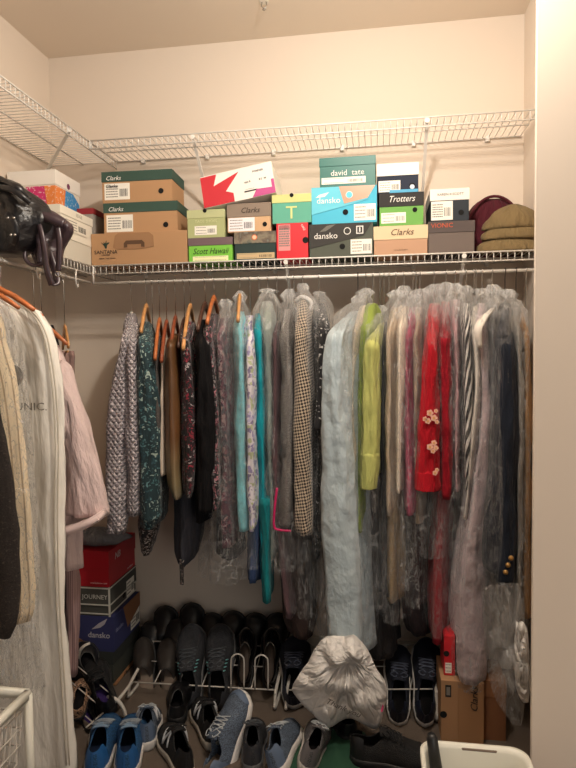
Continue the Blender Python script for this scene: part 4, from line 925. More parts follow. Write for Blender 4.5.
# --- handbags hanging over the edge of the left shelf
def leather(name, c):
    t = NT(name); t.b.inputs['Base Color'].default_value = c4(c); t.b.inputs['Roughness'].default_value = .32
    v = t.coord('UV'); n = t.noise(v, 260, 3); n2 = t.noise(v, 9, 4); t.bump(t.math('ADD', n2.outputs[0], t.math('MULTIPLY', n.outputs[0], .03)), .9, .03); return t.m
LEA = leather('black_leather', (26, 25, 28)); LEB = leather('dark_brown_leather', (64, 50, 56))
HY = 1.80
e = empty('leather_handbag', 'large slouchy black leather handbag on the left shelf edge', 'handbag')
cloth('bag_body', [(176, -30, 2), (186, -50, 12), (195, -60, 24), (205, -60, 33), (219, -60, 37), (231, -58, 32), (241, -50, 24), (250, -40, 12)], HY - .10, HY + .05, LEA, e, amp=.04, fold=0, hz=.010, ex=2.1, nz=26)
bm = bmesh.new(); tube(bm, spline([PY(-20, 176, HY - .05), PY(4, 181, HY - .10), PY(18, 190, HY - .11), PY(30, 199, HY - .08)], 8), [.013 + .004 * math.sin(i * .5) for i in range(25)], 10)
tube(bm, spline([PY(-20, 186, HY - .08), PY(6, 188, HY - .12), PY(20, 195, HY - .12), PY(30, 203, HY - .10)], 8), .009, 10); obj('top_handle', bm, LEA, e, True)
bm = bmesh.new(); ribbon(bm, spline([PY(5, 215, HY - .115), PY(11, 221, HY - .12), PY(15, 232, HY - .115), PY(12, 244, HY - .10)], 6), .03, (1, 0, 0), .006)
obj('side_tab', bm, LEA, e, True)
bm = bmesh.new()
for x_, y_ in ((8, 218), (14, 218), (11, 235), (15, 235)): tube(bm, [PY(x_, y_, HY - .118), PY(x_, y_, HY - .124)], .004, 10)
obj('studs', bm, METAL, e, True)
e = empty('leather_purse', 'dark brown leather purse dangling its straps below the left shelf', 'purse'); H2 = 1.86
cloth('bag_body', [(207, 34, 44), (214, 26, 54), (224, 24, 65), (234, 22, 62), (244, 22, 54), (254, 24, 52), (264, 28, 50)], H2 - .09, H2 + .01, LEB, e, amp=.06, fold=0, hz=.010, ex=2.2, nz=24)
bm = bmesh.new(); ribbon(bm, spline([PY(30, 219, H2 - .08), PY(46, 217, H2 - .105), PY(64, 224, H2 - .09)], 8), .03, (0, 0, 1), .012); obj('flap', bm, LEB, e, True)
bm = bmesh.new(); ribbon(bm, spline([PY(34, 212, H2 - .09), PY(40, 228, H2 - .115), PY(44, 248, H2 - .12), PY(47, 270, H2 - .115), PY(52, 285, H2 - .10)], 8), [.014 + .006 * i / 32 for i in range(33)], (1, 0, 0), .006)
ribbon(bm, spline([PY(52, 285, H2 - .10), PY(57, 282, H2 - .085), PY(54, 268, H2 - .075), PY(48, 250, H2 - .07)], 8), .022, (1, 0, 0), .006); obj('shoulder_strap', bm, LEB, e, True)
bm = bmesh.new(); ribbon(bm, spline([PY(57, 226, H2 - .095), PY(59, 240, H2 - .10), PY(59, 258, H2 - .10), PY(58, 271, H2 - .095)], 8), .018, (1, 0, 0), .005); obj('side_strap', bm, LEB, e, True)
bm = bmesh.new(); tube(bm, spline([PY(26, 246, H2 - .09), PY(25, 258, H2 - .10), PY(32, 265, H2 - .10), PY(42, 264, H2 - .10), PY(46, 256, H2 - .095)], 6), .006, 8); obj('grab_handle', bm, LEB, e, True)
bm = bmesh.new(); c = PY(58, 274, H2 - .10); tube(bm, [c + Vector((.009 * math.cos(a), 0, .008 * math.sin(a))) for a in [2 * PI * k / 14 for k in range(15)]], .0022, 6)
for x_, y_ in ((38, 218), (40, 221)): tube(bm, [PY(x_, y_, H2 - .104), PY(x_, y_, H2 - .112)], .0055, 10)
obj('buckle', bm, METAL, e, True)
# ------------------------------------------------------------------ shoes
def prof(ts, t):
    for i in range(len(ts) - 1):
        a, b = ts[i], ts[i + 1]
        if t <= b[0]:
            s = (t - a[0]) / (b[0] - a[0]); s = s * s * (3 - 2 * s) * .5 + s * .5; return a[1] + (b[1] - a[1]) * s
    return ts[-1][1]
KIND = {
 'sneaker': dict(w=[(0, 0), (.015, .012), (.06, .024), (.2, .033), (.42, .034), (.7, .047), (.85, .044), (.95, .028), (.985, .015), (1, 0)],
   h=[(0, .075), (.1, .078), (.25, .062), (.42, .083), (.55, .078), (.75, .05), (.92, .036), (.985, .024), (1, .015)], open=.43, sole=[(0, .034), (.3, .03), (.6, .024), (.9, .022), (1, .026)], laces=5),
 'clog': dict(w=[(0, 0), (.015, .014), (.06, .027), (.2, .034), (.42, .034), (.7, .048), (.85, .046), (.95, .03), (.985, .017), (1, 0)],
   h=[(0, .06), (.1, .06), (.25, .055), (.4, .07), (.5, .074), (.75, .054), (.92, .04), (.985, .026), (1, .015)], open=.40, sole=[(0, .035), (.35, .025), (.6, .02), (1, .022)], laces=0),
 'mule': dict(w=[(0, 0), (.015, .013), (.06, .025), (.2, .032), (.42, .034), (.7, .047), (.85, .044), (.95, .03), (.985, .016), (1, 0)],
   h=[(0, .006), (.3, .006), (.43, .012), (.5, .06), (.6, .06), (.75, .048), (.92, .036), (.985, .024), (1, .014)], open=.50, sole=[(0, .03), (.35, .022), (.6, .018), (1, .02)], laces=0),
 'flat': dict(w=[(0, 0), (.015, .011), (.06, .022), (.2, .028), (.42, .028), (.7, .042), (.85, .037), (.95, .022), (.985, .012), (1, 0)],
   h=[(0, .05), (.1, .048), (.25, .035), (.45, .03), (.62, .036), (.75, .036), (.92, .028), (.985, .018), (1, .01)], open=.66, sole=[(0, .016), (.35, .01), (.6, .008), (1, .008)], laces=0)}
def shoe_surface(K, t, th, L, off=0, W=1.0):
    """point on the upper: th 0..pi over the top"""
    w = prof(K['w'], t) * W + off; h = prof(K['h'], t) + off; s = prof(K['sole'], t) * .8; p = .75
    c, q = math.cos(th), math.sin(th)
    x = w * math.copysign(abs(c) ** p, c); x *= 1 - .12 * q * (1 if t < .5 else .4)
    return Vector((x, t * L, s + h * abs(q) ** p))
def smooth01(x): x = min(1, max(0, x)); return x * x * (3 - 2 * x)
def make_shoe(name, label, cat, kind, mats, L=.27, flip=1, letter=None, group=None, W=1.0, fluff=0):
    K = KIND[kind]; um, sm, im = mats['upper'], mats['sole'], mats.get('insole', mats['upper'])
    e = empty(name, label, cat, (0, 0, 0), group=group)
    N, M_ = 34, 9
    ts = [0] + [.012 + (1 - .024) * (i / (N - 2)) for i in range(N - 1)] + [1]
    def gap(t):
        o = K['open']
        g = .95 * math.sin(PI * min(1, max(0, (t + .12) / (o + .12)))) ** .5 if t < o else 0
        return g * 1.0
    bm = bmesh.new(); halves = []
    for side in (0, 1):
        rows = []
        for t_ in ts:
            g = gap(t_); mx = PI / 2 - g * .9
            row = []
            for j in range(M_ + 1):
                th = mx * j / M_
                if side: th = PI - th
                row.append(bm.verts.new(shoe_surface(K, t_, th, L, 0, W)))
            rows.append(row)
        for i in range(len(ts) - 1):
            for j in range(M_):
                bm.faces.new((rows[i][j], rows[i][j + 1], rows[i + 1][j + 1], rows[i + 1][j]))
    bmesh.ops.remove_doubles(bm, verts=bm.verts[:], dist=.0012)
    o = obj('upper', bm, um, e, True); md = o.modifiers.new('s', 'SOLIDIFY'); md.thickness = .0035; md.offset = -1
    # sole
    bm = bmesh.new(); rings = []
    M2 = 40
    def outline(sc, zf, t0=0):
        pts = []
        for k in range(M2):
            a = k / M2
            if a < .5: t_ = a * 2; s = 1
            else: t_ = 2 - a * 2; s = -1
            t_ = .5 - .5 * math.cos(PI * t_); tt = min(max(t_, .0), 1)
            wv = prof(K['w'], min(max(tt, .004), .996)) * W * sc + .002 * sc
            ctr = L * .5
            toe = .012 * max(0, (tt - .75) / .25) ** 2
            pts.append((s * wv, ctr + (tt * L - ctr) * (1 + (sc - 1) * .25) , toe + prof(K['sole'], tt) * zf))
        return pts
    for sc, zf in ((.86, 0), (.98, .02), (1.06, .3), (1.07, .7), (1.04, .95), (.94, 1.0)): rings.append(outline(sc, zf))
    loft(bm, rings); obj('sole', bm, sm, e, True)
    bm = bmesh.new(); loft(bm, [outline(.88, 1.0), outline(.88, 1.16)]); obj('insole', bm, im, e, True)
    if kind == 'sneaker':
        tm = mats.get('tongue', um); bm = bmesh.new(); pts = []
        rows = []
        for i in range(7):
            t_ = .36 + .14 * i / 6
            rows.append([shoe_surface(K, t_, PI / 2 + (j - 3) * .16, L, .004 + (.012 * (1 - i / 6)) , W) + Vector((0, 0, 0)) for j in range(7)])
        vr = [[bm.verts.new(p) for p in r] for r in rows]
        for i in range(6):
            for j in range(6): bm.faces.new((vr[i][j], vr[i][j + 1], vr[i + 1][j + 1], vr[i + 1][j]))
        o = obj('tongue', bm, tm, e, True); md = o.modifiers.new('s', 'SOLIDIFY'); md.thickness = .005
        lm = mats.get('laces', um); bm = bmesh.new()
        for i in range(K['laces']):
            t0 = .43 + .05 * i
            for sgn in (1, -1):
                tube(bm, [shoe_surface(K, t0 + .045 * sgn * (j / 8 - .5), PI / 2 + (j / 8 - .5) * 1.15, L, .0035, W) for j in range(9)], .0019, 6)
        for sgn in (-1, 1):
            c = shoe_surface(K, .43, PI / 2, L, .005, W)
            tube(bm, spline([c, c + Vector((.018 * sgn, -.012, .008)), c + Vector((.032 * sgn, .004, -.002)), c + Vector((.016 * sgn, .012, 0)), c + Vector((.004 * sgn, .002, .002))], 5), .0017, 6)
            tube(bm, spline([c, c + Vector((.014 * sgn, .01, .004)), c + Vector((.03 * sgn, .03, -.018))], 5), .0017, 6)
        obj('laces', bm, lm, e, True)
        om = mats.get('overlay')
        if om:
            for (pn, ta, tb, tha, thb) in (("heel_counter", .0, .16, .02, 1.05), ("toe_cap", .84, .995, .02, 1.5)):
                bm = bmesh.new()
                for side in (0, 1):
                    vr = []
                    for i in range(9):
                        t_ = max(.0, ta + (tb - ta) * i / 8); row = []
                        for j in range(7):
                            th = tha + (thb - tha) * j / 6
                            if ta > .5: th = tha + (PI / 2 - tha) * j / 6 * min(1, .25 + (i / 8) * 1.2)
                            row.append(bm.verts.new(shoe_surface(K, t_, PI - th if side else th, L, .0022, W)))
                        vr.append(row)
                    for i in range(8):
                        for j in range(6): bm.faces.new((vr[i][j], vr[i][j + 1], vr[i + 1][j + 1], vr[i + 1][j]))
                bmesh.ops.remove_doubles(bm, verts=bm.verts[:], dist=.0055 if ta == 0 else .0025); obj(pn, bm, om, e, True)
    if letter:
        bm = bmesh.new()
        for side in (0, 1):
            def sp(u, v): # u along the side 0..1, v up 0..1
                th = .25 + .95 * v; t_ = .44 + (.14 * u if side else .14 * (1 - u)) * 1.0
                return shoe_surface(K, t_, PI - th if side else th, L, .003, W)
            for (a, b) in (((.05, 0), (.05, 1)), ((.05, 1), (.95, 0)), ((.95, 0), (.95, 1))):
                ptsn = [sp(a[0] + (b[0] - a[0]) * k / 5, a[1] + (b[1] - a[1]) * k / 5) for k in range(6)]
                tube(bm, ptsn, .0032, 6)
        obj('side_letter', bm, letter, e, True)['label'] = 'letter N on the side'
    return e
def place(e, heel, toe, up=(0, 0, 1), L=.27):
    y = (toe - heel); ln = y.length; y = y.normalized(); z = Vector(up); z = (z - y * z.dot(y)).normalized(); x = y.cross(z)
    m = Matrix((x, y, z)).transposed().to_4x4(); m.translation = heel; e.matrix_world = m
    return e
def rub(n, c, r=.6): return plain(n, c, r, bump=.3, bs=60)
def mesh_up(name, c, sc=320):
    t = NT(name); v = t.coord('Object'); vo = t.node('ShaderNodeTexVoronoi'); vo.inputs['Scale'].default_value = sc; t.link(v, vo.inputs['Vector'])
    d = tuple(int(q * .6) for q in c); t.link(t.ramp(vo.outputs['Distance'], [(.2, c), (.6, d)]), t.b.inputs['Base Color']); t.b.inputs['Roughness'].default_value = .8
    t.bump(vo.outputs['Distance'], .6, .003); return t.m
WSOLE = rub('white_foam', (206, 202, 198)); BSOLE = rub('black_rubber', (24, 24, 26)); GSOLE = rub('grey_rubber', (88, 88, 90))
BLEA = plain('black_shoe_leather', (20, 20, 22), .4, bump=.2, bs=120); PAT = plain('black_patent', (12, 12, 14), .12, coat=.5)
S_BLUE = dict(upper=mesh_up('royal_blue_mesh', (44, 108, 168)), sole=WSOLE, insole=fabric('navy_lining', (20, 36, 64)), laces=fabric('grey_lace', (150, 160, 170)), overlay=plain('blue_overlay', (34, 88, 146), .5), tongue=fabric('pale_blue_knit', (120, 146, 172)))
S_SLATE = dict(upper=mesh_up('slate_blue_mesh', (110, 126, 148)), sole=WSOLE, insole=fabric('navy_lining', (20, 36, 64)), laces=fabric('pale_lace', (190, 196, 200)), overlay=plain('slate_overlay', (92, 108, 132), .5))
S_GREY = dict(upper=mesh_up('grey_mesh', (130, 128, 130)), sole=rub('worn_white_foam', (176, 170, 164)), insole=BLK, laces=fabric('pale_lace', (190, 196, 200)), overlay=plain('grey_overlay', (110, 106, 108), .6))
S_DARK = dict(upper=mesh_up('charcoal_mesh', (62, 64, 70)), sole=GSOLE, insole=BLK, laces=fabric('dark_lace', (84, 88, 94)), overlay=plain('dark_overlay', (48, 50, 56), .6))
S_NAVY = dict(upper=mesh_up('navy_mesh', (34, 40, 60)), sole=WSOLE, insole=BLK, laces=fabric('navy_lace', (96, 102, 120)), overlay=plain('navy_overlay', (28, 34, 52), .5))
S_BLK = dict(upper=mesh_up('black_mesh', (28, 28, 30)), sole=rub('off_white_foam', (170, 162, 150)), insole=BLK, laces=fabric('black_lace2', (30, 30, 32)), overlay=plain('black_overlay', (20, 20, 22), .5))
S_CLOG = dict(upper=BLEA, sole=BSOLE, insole=BLK)
S_MULE = dict(upper=plain('brown_black_suede', (44, 38, 34), .6, bump=.4, bs=200), sole=BSOLE, insole=plain('grey_brown_footbed', (124, 110, 98), .8))
S_PAT = dict(upper=PAT, sole=BSOLE, insole=plain('tan_footbed', (70, 58, 50), .7))
LN = plain('reflective_letter', (214, 216, 220), .4)
UPR = (0, -1, 1)
def rackshoe(name, label, cat, kind, mats, toe, heel, Yt=2.44, Yh=2.225, **kw):
    T, H_ = PY(toe[0], toe[1], Yt), PY(heel[0], heel[1], Yh)
    return place(make_shoe(name, label, cat, kind, mats, L=(T - H_).length, **kw), H_, T, UPR)
rackshoe('mule', 'left mule of the brown-black pair standing on the shoe rack', 'shoe', 'mule', S_MULE, (144, 640), (149, 712), 2.42, 2.20)
rackshoe('mule', 'right mule of the brown-black pair standing on the shoe rack', 'shoe', 'mule', S_MULE, (168, 641), (172, 714), 2.42, 2.20)
for side, (tx, hx_) in (('left', (193, 192)), ('right', (221, 221))):
    e = rackshoe('sneaker', side + ' charcoal sneaker with teal eyelets, toe up on the rack', 'sneaker', 'sneaker', S_DARK, (tx, 627), (hx_, 716), 2.42, 2.16, W=1.3)
    bm = bmesh.new(); K = KIND['sneaker']
    for i in range(4):
        for s in (0, 1):
            c = shoe_surface(K, .43 + .05 * i, PI / 2 + (.62 if s else -.62), .3, .003, 1.3); d = shoe_surface(K, .45 + .05 * i, PI / 2 + (.8 if s else -.8), .3, .003, 1.3); tube(bm, [c, d], .0022, 6)
    obj('eyelets', bm, plain('teal_reflective', (120, 190, 190), .4), e, True)['label'] = 'teal eyelets'
for side, tx in (('left', 247), ('right', 272)):
    rackshoe('ballet_flat', side + ' shiny black patent flat, behind the white rack loops', 'shoe', 'flat', S_PAT, (tx, 629), (tx - 2, 690), 2.42, 2.23)
rackshoe('sneaker', 'navy sneaker with white toe bumper, between rack and taffeta coat bag', 'sneaker', 'sneaker', S_NAVY, (297, 640), (294, 710), 2.42, 2.18, W=1.4)
rackshoe('sneaker', 'left navy-black sneaker standing behind the right rack rail', 'sneaker', 'sneaker', S_NAVY, (399, 650), (398, 728), 2.42, 2.14, W=1.2)
rackshoe('sneaker', 'right navy-black sneaker standing behind the right rack rail', 'sneaker', 'sneaker', S_NAVY, (427, 642), (424, 728), 2.42, 2.14, W=1.2)
bk = [(155, 620, 'mule nearest the boxes'), (168, 605, 'clog third from the boxes'), (180, 618, 'clog behind the right brown-black mule'), (194, 602, 'clog behind the left charcoal sneaker'), (214, 612, 'clog between the charcoal sneakers'), (235, 610, 'clog behind the right charcoal sneaker'), (257, 612, 'clog behind the left patent flat'), (279, 612, 'clog behind the right patent flat')]
for i, (tx, ty, lb) in enumerate(bk):
    Yt = 2.565 if ty < 615 else 2.52
    T, H_ = PY(tx, ty, Yt), PY(tx, ty, Yt) + Vector((0, -.07, -.21 if ty > 608 else -.225))
    place(make_shoe('clog', 'black round-toed ' + lb + ', against the back wall', 'shoe', 'clog', S_CLOG, L=(T - H_).length, W=1.12), H_, T, UPR)
# floor shoes
def floorshoe(name, label, kind, mats, heel, toe, L=.27, up=(0, 0, 1), cat='sneaker', **kw):
    H_ = PZ(*heel, .002); T = PZ(*toe, .002); d = (T - H_).normalized(); return place(make_shoe(name, label, cat, kind, mats, L=L, **kw), H_, H_ + d * L, up)
floorshoe('sneaker', 'left royal blue sneaker on the carpet, heel toward the viewer', 'sneaker', S_BLUE, (94, 782), (110, 728), W=1.2, L=.3)
floorshoe('sneaker', 'right royal blue sneaker on the carpet, heel toward the viewer', 'sneaker', S_BLUE, (126, 782), (134, 726), W=1.2, L=.3)
floorshoe('sneaker', 'slate blue sneaker with white side letter, beside the royal blue pair', 'sneaker', S_SLATE, (146, 752), (150, 715), L=.2, letter=LN)
floorshoe('sneaker', 'black sneaker with silver side letter, near the slate blue one', 'sneaker', S_BLK, (188, 782), (166, 732), letter=LN)
floorshoe('sneaker', 'black sneaker turned toward the rack, left of the leaning grey-blue one', 'sneaker', S_BLK, (214, 752), (200, 706), letter=LN)
floorshoe('clog', 'black clog on the carpet under the rack rail, behind the black sneakers', 'clog', S_CLOG, (176, 728), (180, 700), cat='shoe', L=.24)
T = PY(246, 694, 2.02); H_ = PY(226, 782, 1.86)
place(make_shoe('sneaker', 'grey-blue sneaker leaning on its side against the rack, white sole out', 'sneaker', 'sneaker', S_SLATE, L=(T - H_).length, W=1.15), H_ + Vector((0, 0, .01)), T, (-.6, -.8, .3))
floorshoe('sneaker', 'dark sneaker half hidden behind the leaning grey-blue sneaker', 'sneaker', S_DARK, (252, 776), (254, 738), L=.24)
floorshoe('sneaker', 'slate blue sneaker with pale laces, right of the leaning grey-blue sneaker', 'sneaker', S_SLATE, (278, 780), (294, 728), up=(-.35, -.1, 1), L=.26)
floorshoe('sneaker', 'worn grey sneaker beside the green cloth', 'sneaker', S_GREY, (303, 776), (318, 734), up=(.3, -.1, 1), L=.25)
floorshoe('sneaker', 'chunky black shoe lying across, left of the white tub', 'sneaker', dict(S_BLK, sole=BSOLE), (350, 762), (424, 764), W=1.2, cat='shoe')
floorshoe('clog', 'black clog on the carpet under the knotted white bag', 'clog', S_CLOG, (352, 746), (338, 722), cat='shoe', L=.2)
# shoes on the left rack
t = NT('leopard_print'); v = t.coord('Object'); vo = t.node('ShaderNodeTexVoronoi'); vo.inputs['Scale'].default_value = 85; t.link(v, vo.inputs['Vector'])
t.link(t.ramp(vo.outputs['Distance'], [(.0, (150, 116, 92)), (.32, (26, 20, 20)), (.52, (170, 136, 110))], 'CONSTANT'), t.b.inputs['Base Color']); LEO = t.m
def lrack(name, label, kind, mats, heel, toe, Yh, Yt, up, cat='shoe', **kw):
    H_, T = PY(*heel, Yh), PY(*toe, Yt); return place(make_shoe(name, label, cat, kind, mats, L=(T - H_).length, **kw), H_, T, up)
lrack('ballet_flat', 'leopard print flat on the left rack below the garment bag edge', 'flat', dict(upper=LEO, sole=BSOLE, insole=BLK), (76, 722), (84, 682), 1.94, 2.10, (.4, -1, .8))
e = lrack('sandal', 'black strappy shoe with a curved white strap on the left rack', 'flat', dict(upper=BLEA, sole=BSOLE, insole=BLK), (100, 690), (80, 645), 2.06, 2.2, (.6, -1, .5), W=1.2)
bm = bmesh.new(); ribbon(bm, spline([PY(78, 658, 2.03), PY(80, 651, 2.02), PY(84, 646, 2.02), PY(90, 643, 2.03)], 5), .011, (1, -.2, 0), .003); o = obj('heel_strap', bm, plain('white_strap', (206, 200, 190), .5), None, True); o.parent = e; o.matrix_parent_inverse = e.matrix_world.inverted(); o['label'] = 'curved white strap'
lrack('sneaker', 'black sneaker with violet lining on the left rack', 'sneaker', dict(S_BLK, insole=fabric('violet_lining', (60, 40, 100)), sole=BSOLE), (112, 716), (92, 664), 2.02, 2.18, (.5, -1, .6), cat='sneaker', W=1.1)
lrack('ballet_flat', 'plain black flat lowest on the left rack', 'flat', dict(upper=BLEA, sole=BSOLE, insole=fabric('violet_lining', (60, 40, 100))), (98, 738), (78, 700), 1.95, 2.1, (.5, -1, .6))

# ------------------------------------------------------------------ shoe racks
RW = plain('white_rack_wire', (206, 200, 192), .35)
def rack(label, a, b, loops=(), ends=('l', 'r'), Y=2.19):
    """sloping wire rack: front rail, back rail, cross wires, side tubes bent down to the floor, heel loops"""
    A, B = PY(*a, Y), PY(*b, Y); e = empty('shoe_rack', label, 'shoe rack', (0, 0, 0))
    bk_ = Vector((0, .24, .05)); bm = bmesh.new()
    tube(bm, [A, B], .0028, 8); tube(bm, [A + bk_, B + bk_], .003, 8); tube(bm, [A + bk_ * .5, B + bk_ * .5], .0024, 8)
    n = max(3, int((B - A).length / .09))
    for i in range(1, n): p = A.lerp(B, i / n); tube(bm, [p, p + bk_], .002, 6)
    obj('wire_tier', bm, RW, e, True)
    for p, s in ((A, 'l'), (B, 'r')):
        if s in ends:
            bm = bmesh.new(); tube(bm, spline([p + bk_, p + bk_ * .5, p, Vector((p.x, p.y - .015, p.z - .012)), Vector((p.x, p.y - .022, p.z * .5)), Vector((p.x, p.y - .012, .006)), Vector((p.x, p.y + .22, .006)), Vector((p.x, p.y + .25, .03)), p + bk_], 6), .006, 10)
            obj('side_frame', bm, RW, e, True)
    for lx in loops:
        bm = bmesh.new(); x0, x1, yt = lx; yb_ = a[1] + (b[1] - a[1]) * ((x0 - a[0]) / (b[0] - a[0]))
        y_ = Y - .005
        w_ = x1 - x0
        tube(bm, spline([PY(x0, yb_, y_), PY(x0, yt + w_ * .6, y_), PY(x0 + w_ * .15, yt + w_ * .16, y_), PY(x0 + w_ * .5, yt, y_), PY(x0 + w_ * .85, yt + w_ * .16, y_), PY(x1, yt + w_ * .6, y_), PY(x1, yb_ + .5, y_)], 6), .0029, 8); obj('heel_loop', bm, RW, e, True)
    return e
rack('white wire shoe rack with two tall loops at the centre of the floor', (131, 682), (276, 690), [(231, 244, 654), (255, 268, 655)])
rack('white wire shoe rack on the right, partly behind the knotted bag', (287, 690), (436, 689))
e = empty('shoe_rack', 'white tube shoe rack along the left wall', 'shoe rack', (0, 0, 0))
bm = bmesh.new(); Yk = 2.03
tube(bm, spline([PY(96, 700, Yk + .1), PY(104, 697, Yk + .04), PY(113, 698, Yk), PY(120, 703, Yk), PY(125, 713, Yk), PY(126, 726, Yk), PY(125, 742, Yk)], 6), .007, 10); obj('side_frame', bm, RW, e, True)
bm = bmesh.new(); tube(bm, spline([PY(132, 682, 2.17), PY(126, 690, 2.1), PY(118, 700, Yk + .01)], 5), .006, 8); obj('side_frame', bm, RW, e, True)
bm = bmesh.new(); tube(bm, [PY(66, 745, 1.92), PY(118, 700, Yk)], .003, 8); tube(bm, [PY(66, 745, 1.92) + Vector((-.2, .05, .1)), PY(118, 700, Yk) + Vector((-.2, .05, .1))], .003, 8)
for i in range(5):
    p = PY(66, 745, 1.92).lerp(PY(118, 700, Yk), i / 4); tube(bm, [p, p + Vector((-.2, .05, .1))], .0022, 6)
obj('wire_tier', bm, RW, e, True)

# ------------------------------------------------------------------ boxes on the floor
CX, CYY = PY(111, 655, 2.24).x, 2.24
def fbox(label, yt, z0, body, lid, X=CX, Y=CYY, wx=.32, dy=.27, lf=.35, rotz=0):
    h = PY(109, yt, CYY).z - z0
    return lbox(label, 0, 0, X, Y, wx, dy, z0, body, lid, 1 - (1 - lf), rotz, z1=z0 + h)
DKG = card((62, 66, 60)); BLU = card((46, 50, 96)); CHG = card((74, 74, 70)); RD = card((176, 26, 40), .45); ORB = card((150, 106, 70))
e, W, H, D, z = fbox('orange-brown box at the very bottom of the left floor stack', 684, 0.0, card((120, 84, 56)), ORB, X=CX + .02, lf=.6)
text('Clarks', .03, INK, e, (.001, D * .4, H * .7), rot=(PI / 2, 0, PI / 2), shear=.3)
e, W, H, D, z = fbox('dark grey-green box under the indigo clog box', 652, z, DKG, card((44, 48, 46)), X=CX + .01, lf=.4)
e, W, H, D, z = fbox('indigo clog box with brown corners under the charcoal box', 617, z, BLU, None, X=CX + .014)
BR2 = card((138, 96, 66))
bm = bmesh.new(); poly(bm, [(-W, .002), (-W, H * .75), (-W * .5, H * .38), (-W * .22, .002)], -.001); obj('brown_corner', bm, BR2, e)
bm = bmesh.new(); poly(bm, [(D * .35, H), (D * .5, H * .3), (D, H * .6), (D, H)], .001, axis='x'); obj('brown_corner', bm, BR2, e)
bm = bmesh.new(); poly(bm, [(-W * .3, H * .62), (-W * .2, H * .8), (-W * .08, H * .95), (-W * .12, H * .78), (-W * .18, H * .68)], -.0012); obj('bird_mark', bm, card((170, 166, 176)), e)
sticker(e, D * .62, H * .08, D * .36, H * .5, .0, 4, axis='x'); text('dansko', .034, card((190, 188, 196)), e, (-W * .2, -.0015, H * .46)); text('dansko', .026, card((120, 124, 160)), e, (.0015, D * .2, H * .55), rot=(PI / 2, 0, PI / 2))
e, W, H, D, z = fbox('charcoal box with pale edging under the red box', 588, z, CHG, CHG, lf=.6)
bm = bmesh.new()
for zz in (.01, H * .39, H * .96): box(bm, -W, .001, -.0012, 0, zz - .002, zz + .0035); box(bm, -.0002, .0014, 0, D, zz - .002, zz + .0035)
box(bm, -.005, .0014, -.0014, .004, 0, H); obj('pale_edging', bm, card((200, 198, 188)), e)
text('JOURNEY', .026, card((196, 194, 186)), e, (-W * .2, -.0015, H * .66)); sticker(e, D * .6, H * .1, D * .3, H * .6, .0005, 4, axis='x')
bm = bmesh.new(); disc(bm, (.0012, D * .5, H * .3), .012, 'x'); obj('finger_hole', bm, BLACK, e)
e, W, H, D, z = fbox('crimson red shoebox on top of the left floor stack', 552, z, RD, RD, lf=.48)
text('NB', .04, card((220, 200, 200)), e, (.0015, D * .3, H * .74), rot=(PI / 2, 0, PI / 2), shear=.2); text('newbalance.com', .011, card((230, 190, 190)), e, (-W * .14, -.001, H * .12)); text('new balance', .012, card((230, 190, 190)), e, (.0015, D * .75, H * .12), rot=(PI / 2, 0, PI / 2))
bm = bmesh.new(); cgp = PY(100, 548, 2.3); blob(bm, CX - .09, CYY + .075, z + .001, .12, .06, .075, wob=.2, ph=1.2, lean=.01); e = tag(obj('folded_cloth', bm, fabric('grey_fleece', (128, 126, 128), wr=.9), None, True), 'crumpled grey cloth lying on the crimson box', 'cloth')
# upright boxes at the right
YB2 = 2.06
a = PZ(441, 742, 0); kx0 = PY(441, 700, YB2).x; kx1 = PY(458, 700, YB2).x; kx2 = PY(484, 700, YB2).x; hz_ = PY(460, 681, YB2).z
e = empty('shoebox', 'kraft shoebox standing on end behind the white tub', 'shoebox', (kx0, YB2, .0))
obj('lid', boxm(0, kx1 - kx0, -.003, .17, 0, hz_, .001), card((168, 128, 92)), e)
obj('box_body', boxm(kx1 - kx0, kx2 - kx0, 0, .167, 0, hz_ - .003, .001), card((160, 120, 84)), e)
text('Clarks', .034, INK, e, ((kx1 + kx2) / 2 - kx0 + .012, -.001, hz_ * .72), rot=(PI / 2, -PI / 2, 0), shear=.3)
bm = bmesh.new(); box(bm, .014, .034, -.0045, -.0032, hz_ * .74, hz_ * .93); box(bm, .018, .030, -.005, -.0044, hz_ * .77, hz_ * .9, 1); obj('label_sticker', bm, [INK, FINE], e)
bm = bmesh.new(); disc(bm, (.008, -.0035, hz_ * .45), .012); obj('finger_hole', bm, BLACK, e)
e = empty('shoebox', 'red brown box edge right of the upright kraft shoebox', 'shoebox', (kx2 + .004, YB2 + .03, 0))
obj('box_body', boxm(0, .075, 0, .15, 0, hz_ * .95, .001), card((128, 84, 54)), e); obj('lid', boxm(-.001, .077, -.002, .152, hz_ * .7, hz_ * .97, .001), card((136, 90, 58)), e)
zr = hz_ + .001; rx0 = PY(444, 660, YB2 + .03).x; rx1 = PY(455, 660, YB2 + .03).x; rt = PY(450, 636, YB2 + .03).z
e = empty('shoebox', 'narrow red box standing on the upright kraft shoebox', 'shoebox', (rx0, YB2 + .03, zr))
obj('lid', boxm(0, rx1 - rx0, 0, .12, 0, rt - zr, .001), card((206, 36, 46), .45), e); obj('box_body', boxm(rx1 - rx0, rx1 - rx0 + .03, .003, .117, 0, rt - zr - .003, .001), card((40, 34, 34)), e)
sticker(e, .004, (rt - zr) * .06, .022, (rt - zr) * .26, .0, 3, False); bm = bmesh.new(); disc(bm, (.008, -.0006, (rt - zr) * .55), .010); obj('finger_hole', bm, BLACK, e)

